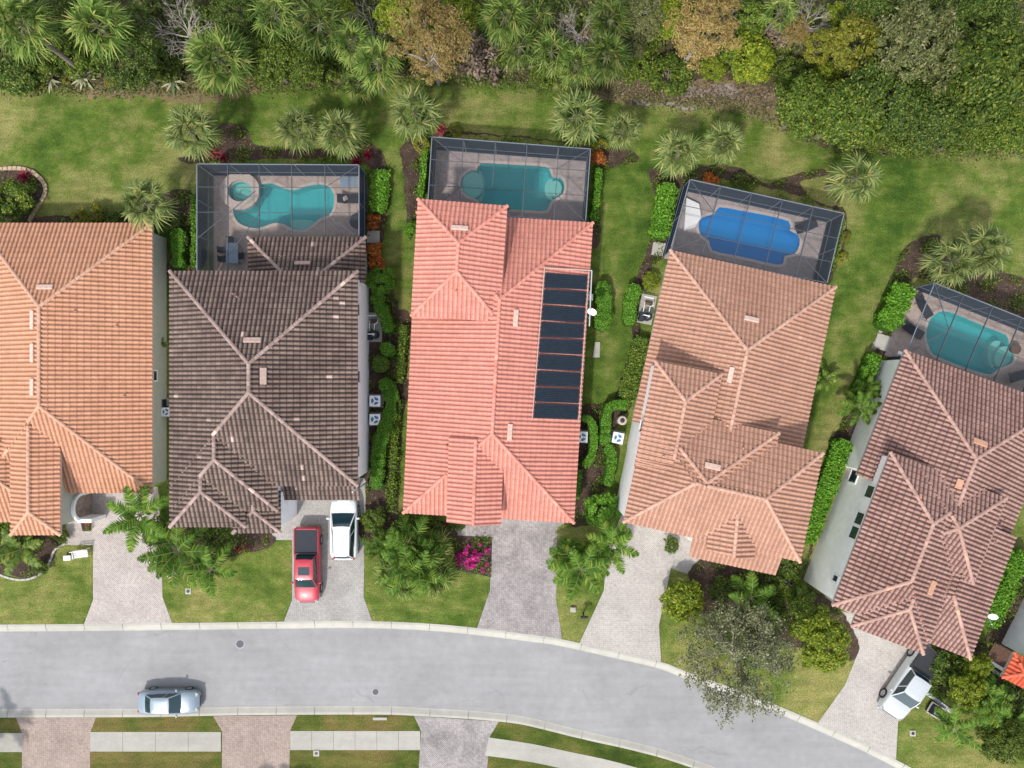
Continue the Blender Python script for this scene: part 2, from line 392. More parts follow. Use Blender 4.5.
def tile_facet(mb, poly, relief=1.0):
    """cover one roof plane (first two points = its eave) with courses of barrel tiles"""
    p0, p1 = poly[0], poly[1]
    e = Vector((p1.x - p0.x, p1.y - p0.y, 0)).normalized()
    w = Vector((-e.y, e.x, 0))
    top = max(poly, key=lambda q: abs((q - p0).dot(w)))
    if (top - p0).dot(w) < 0: w = -w
    slope = (top.z - p0.z) / (top - p0).dot(w)
    uv = [(q.dot(e), (q - p0).dot(w)) for q in poly]
    cu = sum(a for a, b in uv) / len(uv); cv = sum(b for a, b in uv) / len(uv)
    hp = []
    for i in range(len(uv)):
        a, b = uv[i], uv[(i + 1) % len(uv)]
        nx, ny = -(b[1] - a[1]), b[0] - a[0]
        L = math.hypot(nx, ny)
        if L < 1e-6: continue
        nx, ny = nx / L, ny / L; c = -(nx * a[0] + ny * a[1])
        if nx * cu + ny * cv + c < 0: nx, ny, c = -nx, -ny, -c
        hp.append((nx, ny, c))
    vmax = max(b for a, b in uv)
    base = p0 - e * p0.dot(e)
    def pt(u, v, r): return (base.x + e.x * u + w.x * v, base.y + e.y * u + w.y * v, p0.z + slope * v + r)
    iv = 0
    while iv * TILE_C < vmax:
        v0, v1 = iv * TILE_C, (iv + 1) * TILE_C
        strip = clip_poly([(a, b, 0) for a, b in uv], [(0, 1, -v0 + 1e-6), (0, -1, v1)])
        if strip:
            ua, ub = min(q[0] for q in strip), max(q[0] for q in strip)
            for iu in range(math.floor(ua / TILE_W), math.ceil(ub / TILE_W)):
                tv = random.random() * .999
                lo, hi = .034, .004
                jit = random.uniform(-.004, .004)
                for k in range(len(PROF) - 1):
                    u0, u1 = (iu + PROF[k][0]) * TILE_W, (iu + PROF[k + 1][0]) * TILE_W
                    r0, r1 = PROF[k][1] * relief + jit, PROF[k + 1][1] * relief + jit
                    vm = v0 + .83 * TILE_C; mi = lo + (hi - lo) * .83; ok = False
                    for q, mould_shade in (([(u0, v0, r0 + lo), (u1, v0, r1 + lo), (u1, vm, r1 + mi), (u0, vm, r0 + mi)], MOULD_SHADE[k]), ([(u0, vm, r0 + mi), (u1, vm, r1 + mi), (u1, v1, r1 + hi), (u0, v1, r0 + hi)], max(MOULD_SHADE[k], 6))):  # top strip darkened: painted shade line under the next course's lip
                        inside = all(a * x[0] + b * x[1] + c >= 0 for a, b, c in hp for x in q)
                        if mould_shade == MOULD_SHADE[k]: ok = ok or inside
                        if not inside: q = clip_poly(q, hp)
                        if len(q) > 2: mb.face([pt(*x) for x in q], tv + mould_shade)
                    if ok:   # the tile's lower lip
                        mb.face([pt(u0, v0, r0 + hi - .01), pt(u1, v0, r1 + hi - .01), pt(u1, v0, r1 + lo), pt(u0, v0, r0 + lo)], tv + max(MOULD_SHADE[k], 3))
        iv += 1

def caps(mb, p, q, r=.125, zfun=None):
    d = q - p; L = d.length
    if L < .3: return
    t = d / L; s = Vector((t.y, -t.x, 0)).normalized(); n = s.cross(t)
    if n.z < 0: n = -n
    k = max(1, round(L / .42))
    for i in range(k):
        a, b = p + d * (i / k), p + d * ((i + 1.06) / k)
        m = (a + b) / 2
        if zfun and max(zfun(m.x, m.y) - .06, zfun(m.x + s.x * .3, m.y + s.y * .3) - .02, zfun(m.x - s.x * .3, m.y - s.y * .3) - .02) > m.z: continue      # runs under another roof
        tv = random.random() * .999; ra, rb = r * 1.1, r * .95
        A = [a + (s * math.cos(g) * ra + n * (math.sin(g) * ra * .8 + .055)) for g in np.linspace(0, PI, 6)]
        B = [b + (s * math.cos(g) * rb + n * (math.sin(g) * rb * .8 + .040)) for g in np.linspace(0, PI, 6)]
        for j in range(5): mb.face([A[j], A[j + 1], B[j + 1], B[j]], tv)
        mb.face(A, tv); mb.face(list(reversed(B)), tv)

class House:
    def __init__(s, name, label, wall, tile, cap, at):
        s.root = thing(name, label, 'house', P(*at)); s.org = P(*at)
        s.roof = MB(); s.caps = MB(); s.wall = MB(); s.fas = MB(); s.facets = []; s.i = 0; s.lines = []
        s.mw, s.mt, s.mc = wall, tile, cap
    def facet(s, poly):
        tile_facet(s.roof, poly); s.facets.append(poly)
    def block(s, cs, z, axis='v', back='hip', front='hip', pitch=.45, over=.5, wall=True, inset=None, wz0=0.0, fascia=True, sides='lrbf', nocap=False, keep=None):
        """cs: back-left, back-right, front-right, front-left eave corners as seen in the photo, at eave height z"""
        A, B, C, D = [P(x, y, z) for x, y in cs]; n_lines = len(s.lines)
        s.i += 1; i = s.i
        if axis == 'h': A, B, C, D = D, A, B, C       # turn: 'back' is then the left end, 'front' the right end
        wid = ((B - A).length + (C - D).length) / 2; w = wid / 2; ins = w if inset is None else inset
        m0, m1 = (A + B) / 2, (C + D) / 2; d = (m1 - m0); L = d.length; d = d / L
        i0 = ins if back == 'hip' else 0; i1 = ins if front == 'hip' else 0
        if i0 + i1 > L - .05:
            k = (L - .05) / (i0 + i1); i0 *= k; i1 *= k
        up = Vector((0, 0, w * pitch)); r0, r1 = m0 + d * i0 + up, m1 - d * i1 + up
        if 'l' in sides: s.facet([D, A, r0, r1])
        if 'r' in sides: s.facet([B, C, r1, r0])
        if back == 'hip':
            if 'b' in sides: s.facet([A, B, r0])
            s.lines.append((A, r0)); s.lines.append((B, r0))
        if front == 'hip':
            if 'f' in sides: s.facet([C, D, r1])
            s.lines.append((C, r1)); s.lines.append((D, r1))
        s.lines.append((r0, r1))
        if nocap: del s.lines[n_lines:]
        if keep is not None: s.lines[n_lines:] = [q for k, q in enumerate(s.lines[n_lines:]) if k in keep]
        cen = (A + B + C + D) / 4
        def inset_q(k): 
            q = []
            for p, a, b in ((A, B, D), (B, A, C), (C, D, B), (D, C, A)):
                q.append(p + (a - p).normalized() * k + (b - p).normalized() * k)
            return q
        if fascia:
            f0 = inset_q(.02 + .011 * i); zb = z - .20 - .004 * i
            for k in range(4):
                a, b = f0[k], f0[(k + 1) % 4]
                s.fas.face([(a.x, a.y, zb), (b.x, b.y, zb), (b.x, b.y, z + .05), (a.x, a.y, z + .05)])
            s.fas.face([(p.x, p.y, zb) for p in f0])
        if wall:
            q = inset_q(over + .012 * i); zt = z - .22 - .004 * i
            for k in range(4):
                a, b = q[k], q[(k + 1) % 4]
                s.wall.face([(a.x, a.y, wz0), (b.x, b.y, wz0), (b.x, b.y, zt), (a.x, a.y, zt)])
            for kind, a, b, r in ((back, q[0], q[1], r0), (front, q[2], q[3], r1)):
                if kind == 'gable':
                    s.wall.face([(a.x, a.y, zt), (b.x, b.y, zt), (b.x, b.y, z + .1), ((a.x + b.x) / 2, (a.y + b.y) / 2, r.z - .12), (a.x, a.y, z + .1)])
        print(s.root.name, 'block', i, 'ridge', [tuple(round(c) for c in PX(r)) for r in (r0, r1)], 'zr', round(r0.z, 2))
        return (A, B, C, D, r0, r1)
    def shed(s, poly):
        s.facet([P(*q) for q in poly])
    def z_at(s, x, y):
        best = 0.0
        for poly in s.facets:
            p0, p1 = poly[0], poly[1]
            e = Vector((p1.x - p0.x, p1.y - p0.y, 0)).normalized(); w = Vector((-e.y, e.x, 0))
            top = max(poly, key=lambda q: abs((q - p0).dot(w)))
            inside = True; sg = 0
            for k in range(len(poly)):
                a, b = poly[k], poly[(k + 1) % len(poly)]
                cr = (b.x - a.x) * (y - a.y) - (b.y - a.y) * (x - a.x)
                if abs(cr) < 1e-9: continue
                if sg == 0: sg = 1 if cr > 0 else -1
                elif (cr > 0) != (sg > 0): inside = False; break
            if inside:
                v = (Vector((x, y, 0)) - p0).dot(w); sl = (top.z - p0.z) / (top - p0).dot(w)
                best = max(best, p0.z + sl * v)
        return best
    def on_roof(s, px, py):
        z = 4.0
        for _ in range(8):
            p = P(px, py, z); z = s.z_at(p.x, p.y) or z
        p = P(px, py, z); g = .15
        sx = (s.z_at(p.x + g, p.y) - s.z_at(p.x - g, p.y)) / (2 * g); sy = (s.z_at(p.x, p.y + g) - s.z_at(p.x, p.y - g)) / (2 * g)
        if abs(sx) > 1: sx = 0
        if abs(sy) > 1: sy = 0
        n = Vector((-sx, -sy, 1)).normalized()
        return p, n
    def finish(s):
        inv = s.org
        for p, q in s.lines: caps(s.caps, p, q, zfun=s.z_at)
        def rel(mb): mb.v = [(v[0] - inv.x, v[1] - inv.y, v[2] - inv.z) for v in mb.v]; return mb
        rel(s.wall).build('wall', s.mw, s.root)
        r = rel(s.roof).build('roof', s.mt, s.root, attr=True)
        rel(s.caps).build('ridge_cap', s.mc, r, attr=True)
        rel(s.fas).build('fascia', MAT['fascia'], r)
        s.roof_ob = r
    def part(s, mb, name, mat, parent=None, label=None):
        mb.v = [(v[0] - s.org.x, v[1] - s.org.y, v[2] - s.org.z) for v in mb.v]
        o = mb.build(name, mat, parent or s.root)
        if label: o['label'] = label
        return o
    def vent(s, px, py, lx, ly, rz=0.0, mat=None):
        """low hooded roof vent lying on the tiles, lx,ly in photo pixels"""
        p, n = s.on_roof(px, py)
        xa = Vector((math.cos(rz), math.sin(rz), 0)); xa = (xa - n * xa.dot(n)).normalized(); ya = n.cross(xa)
        m = Matrix((xa, ya, n)).transposed().to_4x4()
        mb = MB(); L, W = M(lx, p.z), M(ly, p.z)
        mb.box(p + n * .15, (L, W, .13), mat=m, bev=.03)
        mb.box(p + n * .08, (L * .92, W * .86, .10), mat=m)
        s.part(mb, 'roof_vent', mat or MAT['ventd' if s.mt == MAT['tile2'] else 'vent'])
    def pipe(s, px, py):
        p, n = s.on_roof(px, py); mb = MB()
        mb.lathe([(.10, .0), (.09, .12), (.055, .14), (.055, .32), (.03, .33)], p, 8)
        s.part(mb, 'vent_pipe', s.mc)
    def window(s, base, along, zc, w, h, out, grid=True):
        """window on a wall: base = ground point, along = wall direction, out = outward normal"""
        fr, gl = MB(), MB()
        c = Vector((base.x, base.y, zc)); m = Matrix((along, out, Vector((0, 0, 1)))).transposed().to_4x4()
        for sx in (-1, 1): fr.box(c + along * sx * (w / 2) + out * .03, (.10, .09, h + .1), mat=m)
        for sz in (-1, 1): fr.box(c + Vector((0, 0, sz * h / 2)) + out * .03, (w - .10, .088, .10), mat=m)
        gl.box(c + out * .015, (w - .1, .03, h - .1), mat=m)
        if grid: gl.box(c + out * .034, (w - .1, .012, .04), mat=m)
        f = s.part(fr, 'window', MAT['white']); g = s.part(gl, 'pane', MAT['glass'], f)

# ---- house with the apricot roof, left edge
h1 = House('apricot_roof_house', 'single storey house with apricot orange tiled roof at the left edge', MAT['wall1'], MAT['tile1'], MAT['cap1'], (66, 360))
h1.block([(-23, 223), (153, 223), (153, 493), (-23, 493)], 3.2)
h1.block([(-34, 440), (56, 440), (56, 522), (-34, 522)], 3.18, back='open', wall=True)
h1.block([(11, 425), (61, 425), (61, 535), (11, 535)], 4.8, back='open', pitch=.45)
h1.finish()
for v in ((46, 288, 16, 5, 0), (34, 320, 5, 19, 0), (34, 353, 5, 19, 0), (34, 387, 5, 17, 0)): h1.vent(*v)
h1.pipe(117, 326); h1.pipe(125, 396); h1.pipe(76, 311)
# ---- umber roof
h2 = House('umber_roof_house', 'two storey house with dark umber tiled roof and pale grey walls', MAT['wall2'], MAT['tile2'], MAT['cap2'], (262, 385))
h2.block([(170, 271), (358, 271), (358, 486), (170, 486)], 5.8, over=.34)
h2.block([(170, 405), (278, 405), (278, 511), (170, 511)], 5.76, back='open')
h2.block([(170, 425), (246, 425), (246, 527), (170, 527)], 5.72, back='open')
h2.block([(233, 490), (281, 490), (281, 533), (233, 533)], 5.1, back='open', over=.3)
h2.block([(248, 237), (366, 237), (366, 283), (248, 283)], 3.3, front='open', sides='', nocap=True)
def lift(px, py, ze, z): p = P(px, py, ze); p.z = z; return p
_a, _b, _t = P(248, 237, 3.3), P(366, 237, 3.3), lift(307, 294, 3.3, 5.19)
h2.facet([_a, _b, _t]); h2.facet([_b, P(366, 283, 3.3), lift(319.4, 283, 3.3, 4.82)]); h2.facet([P(248, 283, 3.3), _a, lift(294.6, 283, 3.3, 4.82)])
h2.lines += [(_a, _t), (_b, _t)]
h2.shed([(360, 500, 3.1), (283, 500, 3.1), (283, 477, 4.0), (360, 477, 4.0)])
h2.finish()
for v in ((253, 341, 18, 5.5, 0), (263, 376, 6.5, 17, 0), (303, 264, 16, 4, 0)): h2.vent(*v)
for v in ((234, 294), (238, 297), (284, 284), (348, 247), (281, 256)): h2.pipe(*v)
# ---- coral roof
h3 = House('coral_roof_house', 'single storey house with coral red tiled roof carrying solar collectors', MAT['wall3'], MAT['tile3'], MAT['cap3'], (497, 370))
h3.block([(417, 212), (593, 222.7), (574, 523), (403, 513)], 3.2)
h3.block([(418, 199), (507.5, 206), (499.5, 322), (411, 316)], 5.7)
h3.block([(449, 437), (504, 440), (501, 524.5), (446.5, 522)], 4.85, back='open', front='gable')
h3.finish()
for v in ((460, 229, 17, 5, -.06), (515, 318, 5, 17, -.06), (509, 432, 5, 17, -.06)): h3.vent(*v)
h3.pipe(447, 446); h3.pipe(456, 291)
# ---- clay roof
h4 = House('clay_roof_house', 'house with clay orange tiled roof turned slightly from the street', MAT['wall4'], MAT['tile4'], MAT['cap4'], (730, 420))
h4.block([(670, 250), (835.7, 286.7), (800, 459), (632, 421)], 3.2, front='open')
h4.block([(646, 413), (823, 453), (800, 562), (623, 522)], 5.8, axis='h', over=.2, keep=(0, 2, 3, 4))
h4.block([(655, 361), (722, 374), (703, 470), (636, 457)], 5.83, front='open', over=.2)
h4.block([(646, 405), (779, 433), (766, 494), (634, 466)], 5.81, front='open', pitch=.385, wall=False)
h4.block([(711, 500), (758, 511), (754, 559.5), (706, 549.5)], 6.0, back='open', front='gable', pitch=.5, wz0=5.0, over=.12)
h4.shed([(775, 575, 5.2), (689, 556.7, 5.2), (692, 536, 5.82), (782, 556, 5.82)])
h4.finish()
for v in ((751, 320, 15, 5, -.22), (731, 375, 5, 16, -.22), (712, 467, 16, 6, -.22)): h4.vent(*v)
h4.pipe(693, 332); h4.pipe(742, 448); h4.pipe(663, 456)
# ---- brown blend roof
h5 = House('brown_roof_house', 'two storey house with brown blend tiled roof beside the white pickup truck', MAT['wall5'], MAT['tile5'], MAT['cap5'], (920, 520))
h5.block([(904.7, 350), (1060, 406), (1010, 535), (856, 475)], 4.0, front='open')
h5.block([(914, 497), (1016, 537), (970, 659), (868, 619)], 4.4, back='open', keep=(0,))
h5.shed([(974.5, 600, 4.97), (1002, 525, 4.97), (976, 515, 5.81), (948.5, 590, 5.81)])
h5.block([(890, 452), (986, 489), (929, 642), (831.5, 605)], 5.9, over=.25, keep=(0, 1, 3, 4))
h5.block([(919, 464), (1006, 498), (973, 584), (886, 550)], 5.93)
h5.block([(872, 570), (943, 597), (923, 654), (850.5, 626)], 5.87, back='open')
h5.finish()
for v in ((979, 443, 15, 6, -.36), (930, 587, 7, 15, -.36), (959, 484, 6, 10, -.36)): h5.vent(*v, MAT['cap1'])
h5.pipe(1003, 519); h5.pipe(994, 541); h5.pipe(873, 539)
# ---- house at the lower right corner
h6 = House('scarlet_roof_house', 'light grey walled house with scarlet tiled porch roof at the right edge', MAT['wall6'], MAT['tile6'], MAT['cap6'], (1060, 640))
h6.block([(1108, 552), (1250, 625), (1190, 745), (1046, 676)], 5.8)
h6.block([(1014, 652), (1090, 690), (1077, 716), (1001, 677)], 3.0, axis='h', wall=False)
h6.finish()

# windows and doors
def wallpt(h, a, b, t, over): 
    """a point on the wall under the eave a-b (world points), t along it; returns point, along, outward"""
    al = (b - a); al.z = 0; al.normalize(); p = a + (b - a) * t
    return p, al
def side_windows(h, ca, cb, z, over, specs):
    a, b = P(*ca, z), P(*cb, z); al = (b - a).normalized(); out = Vector((al.y, -al.x, 0))
    cen = h.org
    if (a - cen).dot(out) < 0: out = -out
    for t, zc, w, hh in specs:
        p = a + (b - a) * t - out * over
        h.window(p, al, zc, w, hh, out)
side_windows(h2, (358, 271), (358, 486), 5.8, .352, [(.17, 4.3, .9, 1.1), (.49, 4.2, .9, 1.1), (.85, 4.3, .8, 1.0)])
side_windows(h1, (153, 223), (153, 493), 3.2, .512, [(.565, 2.1, .8, 1.0)])
side_windows(h5, (890, 452), (831.5, 605), 5.9, .286, [(.10, 1.7, 1.0, 1.25), (.20, 1.7, 1.0, 1.25), (.267, 4.75, .95, 1.15), (.446, 4.75, .95, 1.15), (.54, 4.75, .95, 1.15), (.85, 4.6, .5, .8)])
side_windows(h4, (655, 361), (633, 470), 5.83, .236, [(.6, 4.6, .9, 1.0)])
# garage doors and the entry pieces
def vdoor(h, a, b, z0, z1, name, mat, off=0.0):
    mb = MB(); al = (b - a).normalized(); n = Vector((al.y, -al.x, 0)); m = Matrix((al, n, Vector((0, 0, 1)))).transposed().to_4x4()
    L = (b - a).length; k = max(1, round((z1 - z0) / .55)); s = (z1 - z0) / k
    for i in range(k): mb.box((a + b) / 2 + n * off + Vector((0, 0, z0 + s * (i + .5))), (L, .06, s - .02), mat=m)
    return h.part(mb, name, mat)
vdoor(h2, P(288, 488), P(358, 488), .02, 2.4, 'garage_door', MAT['white'], .1)
vdoor(h3, P(512, 508), P(566, 511), .02, 2.4, 'garage_door', MAT['white'], .1)
vdoor(h1, P(96, 484), P(150, 484), .02, 2.4, 'garage_door', MAT['white'], .1)
vdoor(h4, P(632, 509), P(672, 518.5), .02, 2.4, 'garage_door', MAT['white'], .35)
vdoor(h5, P(842, 598), P(888, 615), .02, 2.4, 'garage_door', MAT['white'], .3)
# arched entry in the wall that faces the driveway of the apricot house
wx = P(61, 480, 4.8).x - .5 - .036
yc = P(92, 503).y
def arch(r, k): 
    return [(yc - r, .05)] + [(yc - r * math.cos(t), 1.75 + r * math.sin(t)) for t in np.linspace(0, PI, k)] + [(yc + r, .05)]
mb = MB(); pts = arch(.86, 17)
mb.face([(wx + .03, y, z) for y, z in pts]); h1.part(mb, 'entry_opening', MAT['entry'])  # flat panel standing for the opening, shade of the recess in its colour
mb = MB(); o_, i_ = arch(1.06, 17), arch(.84, 17)
for k in range(len(o_) - 1):
    a, b, c, d = o_[k], o_[k + 1], i_[k + 1], i_[k]
    for x in (wx + .24,): mb.face([(x, *a), (x, *b), (x, *c), (x, *d)])
    mb.face([(wx + .02, *a), (wx + .02, *b), (wx + .24, *b), (wx + .24, *a)]); mb.face([(wx + .02, *d), (wx + .02, *c), (wx + .24, *c), (wx + .24, *d)])
h1.part(mb, 'entry_arch', MAT['white'])
mb = MB(); mb.box((wx + .55, yc - 1.02, 1.0), (1.1, .30, 2.0), bev=.02); h1.part(mb, 'entry_wall', MAT['white'])
# white wing wall at the umber house entry, column at its porch
mb = MB()
q0, q1 = P(283, 513), P(293, 507)
mb.box((q0 + q1) / 2 + Vector((0, 0, 1.3)), ((q1 - q0).length, .3, 2.6), rz=math.atan2((q1 - q0).y, (q1 - q0).x))
mb.box(P(284, 497) + Vector((0, 0, 2.4)), (.5, 1.3, 4.8), bev=.02)
h2.part(mb, 'entry_wall', MAT['white'])
# downpipes and porch columns, each a piece of its own
for yy in (300, 482):
    mb = MB(); mb.box(P(366.3, yy) + Vector((.09, 0, 2.7)), (.09, .11, 5.4)); h2.part(mb, 'downpipe', MAT['lgrey'])
for px, py in ((696, 541), (772, 560)):
    mb = MB(); mb.box(P(px, py, 5.0) + Vector((0, 0, -2.6)), (.42, .42, 4.8), rz=-.22, bev=.02); h4.part(mb, 'porch_column', MAT['white'])
# ------------------------------------------------------------------ the ground, street, kerbs, drives
def G(pts, z=0.0): return [P(x, y, z) for x, y in pts]
def smooth_poly(pts, n=4, closed=True):
    """Catmull-Rom through photo points"""
    out = []; k = len(pts)
    rng_ = range(k) if closed else range(k - 1)
    for i in rng_:
        p0, p1, p2, p3 = (pts[(i + j) % k] if closed else pts[min(max(i + j, 0), k - 1)] for j in (-1, 0, 1, 2))
        for j in range(n):
            t = j / n
            out.append(tuple(.5 * (2 * b + (c - a) * t + (2 * a - 5 * b + 4 * c - d) * t * t + (3 * b - a - 3 * c + d) * t ** 3) for a, b, c, d in zip(p0, p1, p2, p3)))
    if not closed: out.append(pts[-1])
    return out
def struct(mb, name, mat): return tag(mb.build(name, mat), kind='structure')

NK = smooth_poly([(-2500, 640), (-900, 628), (-300, 625), (0, 624.5), (170, 623), (285, 621.5), (372, 621), (450, 625), (526, 634), (562, 639), (619, 652), (663, 662), (692, 674), (745, 692), (793, 712), (850, 737), (893, 758), (960, 795), (1200, 930), (2400, 1700)], 3, False)
SK = smooth_poly([(-2500, 733), (-900, 721), (-300, 718), (0, 717.5), (150, 717), (250, 715), (385, 714.5), (415, 716), (470, 719), (526, 725), (581, 739), (640, 752), (690, 767), (760, 793), (850, 830), (960, 880), (1300, 1080), (2400, 1800)], 3, False)
def offset(line, d):
    out = []
    for i, p in enumerate(line):
        a, b = line[max(i - 1, 0)], line[min(i + 1, len(line) - 1)]
        t = Vector((b[0] - a[0], b[1] - a[1])).normalized(); out.append((p[0] - t.y * d, p[1] + t.x * d))
    return out
ST = -.125    # street level below the lawns
# deck outlines (ground), used as holes in the lawn
def base_of(top, h=3.0):
    k = (H - h) / H
    return [(CX + (x - CX) * k, CY + (y - CY) * k) for x, y in top]
CAGES = dict(
    a=dict(top=[(197, 164), (359, 165), (359, 240), (250, 240), (250, 272), (197, 271)]),
    b=dict(top=[(432, 137), (590.5, 149), (585.5, 222), (507, 216), (507, 206), (428, 200)]),
    c=dict(top=[(690, 179.5), (844, 213.5), (827, 283), (670, 251)]),
    d=dict(top=[(934.5, 283), (1080, 341), (1048, 410), (906, 354)]),
)
for c in CAGES.values(): c['base'] = base_of(c['top'])
CAGES['d']['base'] = base_of([(918, 287), (934.5, 283), (1080, 341), (1048, 410), (906, 354), (891, 346)])
holes = [G(c['base']) for c in CAGES.values()]
mb = MB(); far = 3600
north = [(-2500, -2600), (2400, -2600)] + list(reversed(NK))
mb.sheet(G(north), 0.0, holes); struct(mb, 'lawn', MAT['grass'])
mb = MB(); mb.sheet(G(SK + [(2400, 3000), (-2500, 3000)]), 0.0); struct(mb, 'verge_lawn', MAT['verge'])
mb = MB(); mb.sheet([(-900, -900), (900, -900), (900, 900), (-900, 900)], -3.0); struct(mb, 'ground', MAT['forest'])
mb = MB()
a, b = [P(*p, ST) for p in NK], [P(*p, ST) for p in SK]
n = len(a); a2 = [P(*p, ST) for p in offset(NK, 3)]; 
mb.sheet([P(*p, ST) for p in offset(NK, 2)] + list(reversed([P(*p, ST) for p in offset(SK, -2)])), ST); struct(mb, 'street', MAT['road'])
def kerb(line, sgn):
    mb = MB()
    # dense resample so joints can be cut every 3 m
    pts = [P(*p) for p in line if -400 < p[0] < 1500]
    res = [pts[0]]; 
    for p in pts[1:]:
        while (p - res[-1]).length > 1.0: res.append(res[-1] + (p - res[-1]).normalized() * 1.0)
    prof = [(0, -.05), (0.001, .012), (.17, .012), (.22, -.004), (.52, -.108), (.60, -.118), (.60, -.3)]
    rows = []
    for i, p in enumerate(res):
        t = (res[min(i + 1, len(res) - 1)] - res[max(i - 1, 0)]).normalized(); nn = Vector((t.y, -t.x, 0)) * sgn
        rows.append([p + nn * o + Vector((0, 0, z)) for o, z in prof])
    for i in range(len(rows) - 1):
        r0, r1 = rows[i], rows[i + 1]
        if i % 3 == 2:  # contraction joint
            r1 = [q - (q - s) * .03 for q, s in zip(r1, r0)]
        for j in range(len(prof) - 1):
            q = [r0[j], r1[j], r1[j + 1], r0[j + 1]]
            mb.face(q if sgn > 0 else list(reversed(q)))
    return mb
struct(kerb(NK, 1), 'kerb', MAT['kerb']); struct(kerb(SK, -1), 'kerb', MAT['kerb'])

def rough_edge(px, amp=2.6, step=3.0):
    """break a smooth outline up into the ragged edge of loose bark, litter or turf"""
    out = []; n = len(px); ph = random.uniform(0, 9)
    for i in range(n):
        a, b = px[i], px[(i + 1) % n]; L = math.hypot(b[0] - a[0], b[1] - a[1]); k = max(1, min(60, int(L / step)))
        if L > 300: k = 1
        for j in range(k):
            t = j / k; x, y = a[0] + (b[0] - a[0]) * t, a[1] + (b[1] - a[1]) * t
            w = math.sin(x * .31 + ph) + math.sin(y * .37 + x * .13 + ph)
            out.append((x + random.gauss(0, amp * .35) + amp * .25 * w, y + random.gauss(0, amp * .35) - amp * .25 * w))
    return out
def slab(name, px, mat, z=.006, holes=()):
    mb = MB(); mb.sheet(G(px), z, [G(h) for h in holes]); return struct(mb, name, mat)
slab('driveway', [(66, 487), (158, 487), (161, 540), (162.5, 597), (172, 623), (84, 624), (93, 600), (93, 545), (66, 545)], MAT['pav1'])
slab('driveway', [(273, 505), (283, 478), (366, 478), (365, 520), (363.5, 597), (372, 621), (284, 621.4), (292, 600), (292, 540), (272, 540)], MAT['pav2'])
slab('driveway', [(455, 514), (572, 519), (558, 527), (556, 600), (562, 638.8), (477, 628.3), (490, 590), (492, 537), (455, 536)], MAT['pav3'])
slab('driveway', [(625, 505), (690, 520), (702, 552), (697, 576), (671, 568), (659, 625), (661, 661.5), (579.5, 643), (604, 590), (606, 555)], MAT['pav4'])
slab('driveway', [(838, 610), (930, 640), (936, 668), (898, 722), (896, 759.5), (818, 723), (845, 685), (860, 648), (843, 628)], MAT['pav4'])
slab('driveway', [(16, 717.6), (96, 717.6), (90, 733), (90, 800), (22, 800), (22, 733)], MAT['pav6'])
slab('driveway', [(213, 716.2), (297, 715.2), (290, 731), (289, 800), (222, 800), (222, 731)], MAT['pav6'])
slab('driveway', [(414, 716), (499, 721.6), (490, 736), (484, 800), (417, 800), (421, 731)], MAT['pav3'])
def walkway(px, joints):
    mb = MB(); mb.sheet(G(px), .010); struct(mb, 'sidewalk', MAT['walk'])
walkway([(-200, 733), (22, 733), (22, 752), (-200, 752)], 3)
for k in range(4):
    x0 = 90 + k * 32.75; walkway([(x0 + .15, 732), (x0 + 32.6, 732), (x0 + 32.6, 751.5), (x0 + .15, 751.5)], 3)
for k in range(6):
    x0 = 290 + k * 21.7; walkway([(x0 + .15, 731), (x0 + 21.55, 731), (x0 + 21.55, 750), (x0 + .15, 750)], 3)
up = smooth_poly([(489, 737.5), (530, 743.5), (568, 751.5), (620, 763), (680, 782), (760, 815)], 3, False)
lo = smooth_poly([(485, 755.5), (525, 761), (560, 768), (610, 780), (668, 800), (745, 835)], 3, False)
walkway(up + list(reversed(lo)), 3)
# concrete pads by the cage doors and along the walls
for p in ([(653, 242), (668, 244), (666, 257), (651, 255)], [(877, 333), (892, 337.5), (886, 352), (873, 347)], [(367, 231), (380, 231), (380, 243), (367, 243)]):
    slab('concrete_pad', p, MAT['walk'], .13)
slab('concrete_pad', [(595, 342), (600, 342), (599.5, 357.5), (592.5, 357.5)], MAT['walk'], .10)
slab('concrete_pad', [(674, 560), (700, 562), (698, 577), (672, 569)], MAT['pav2'], .012)
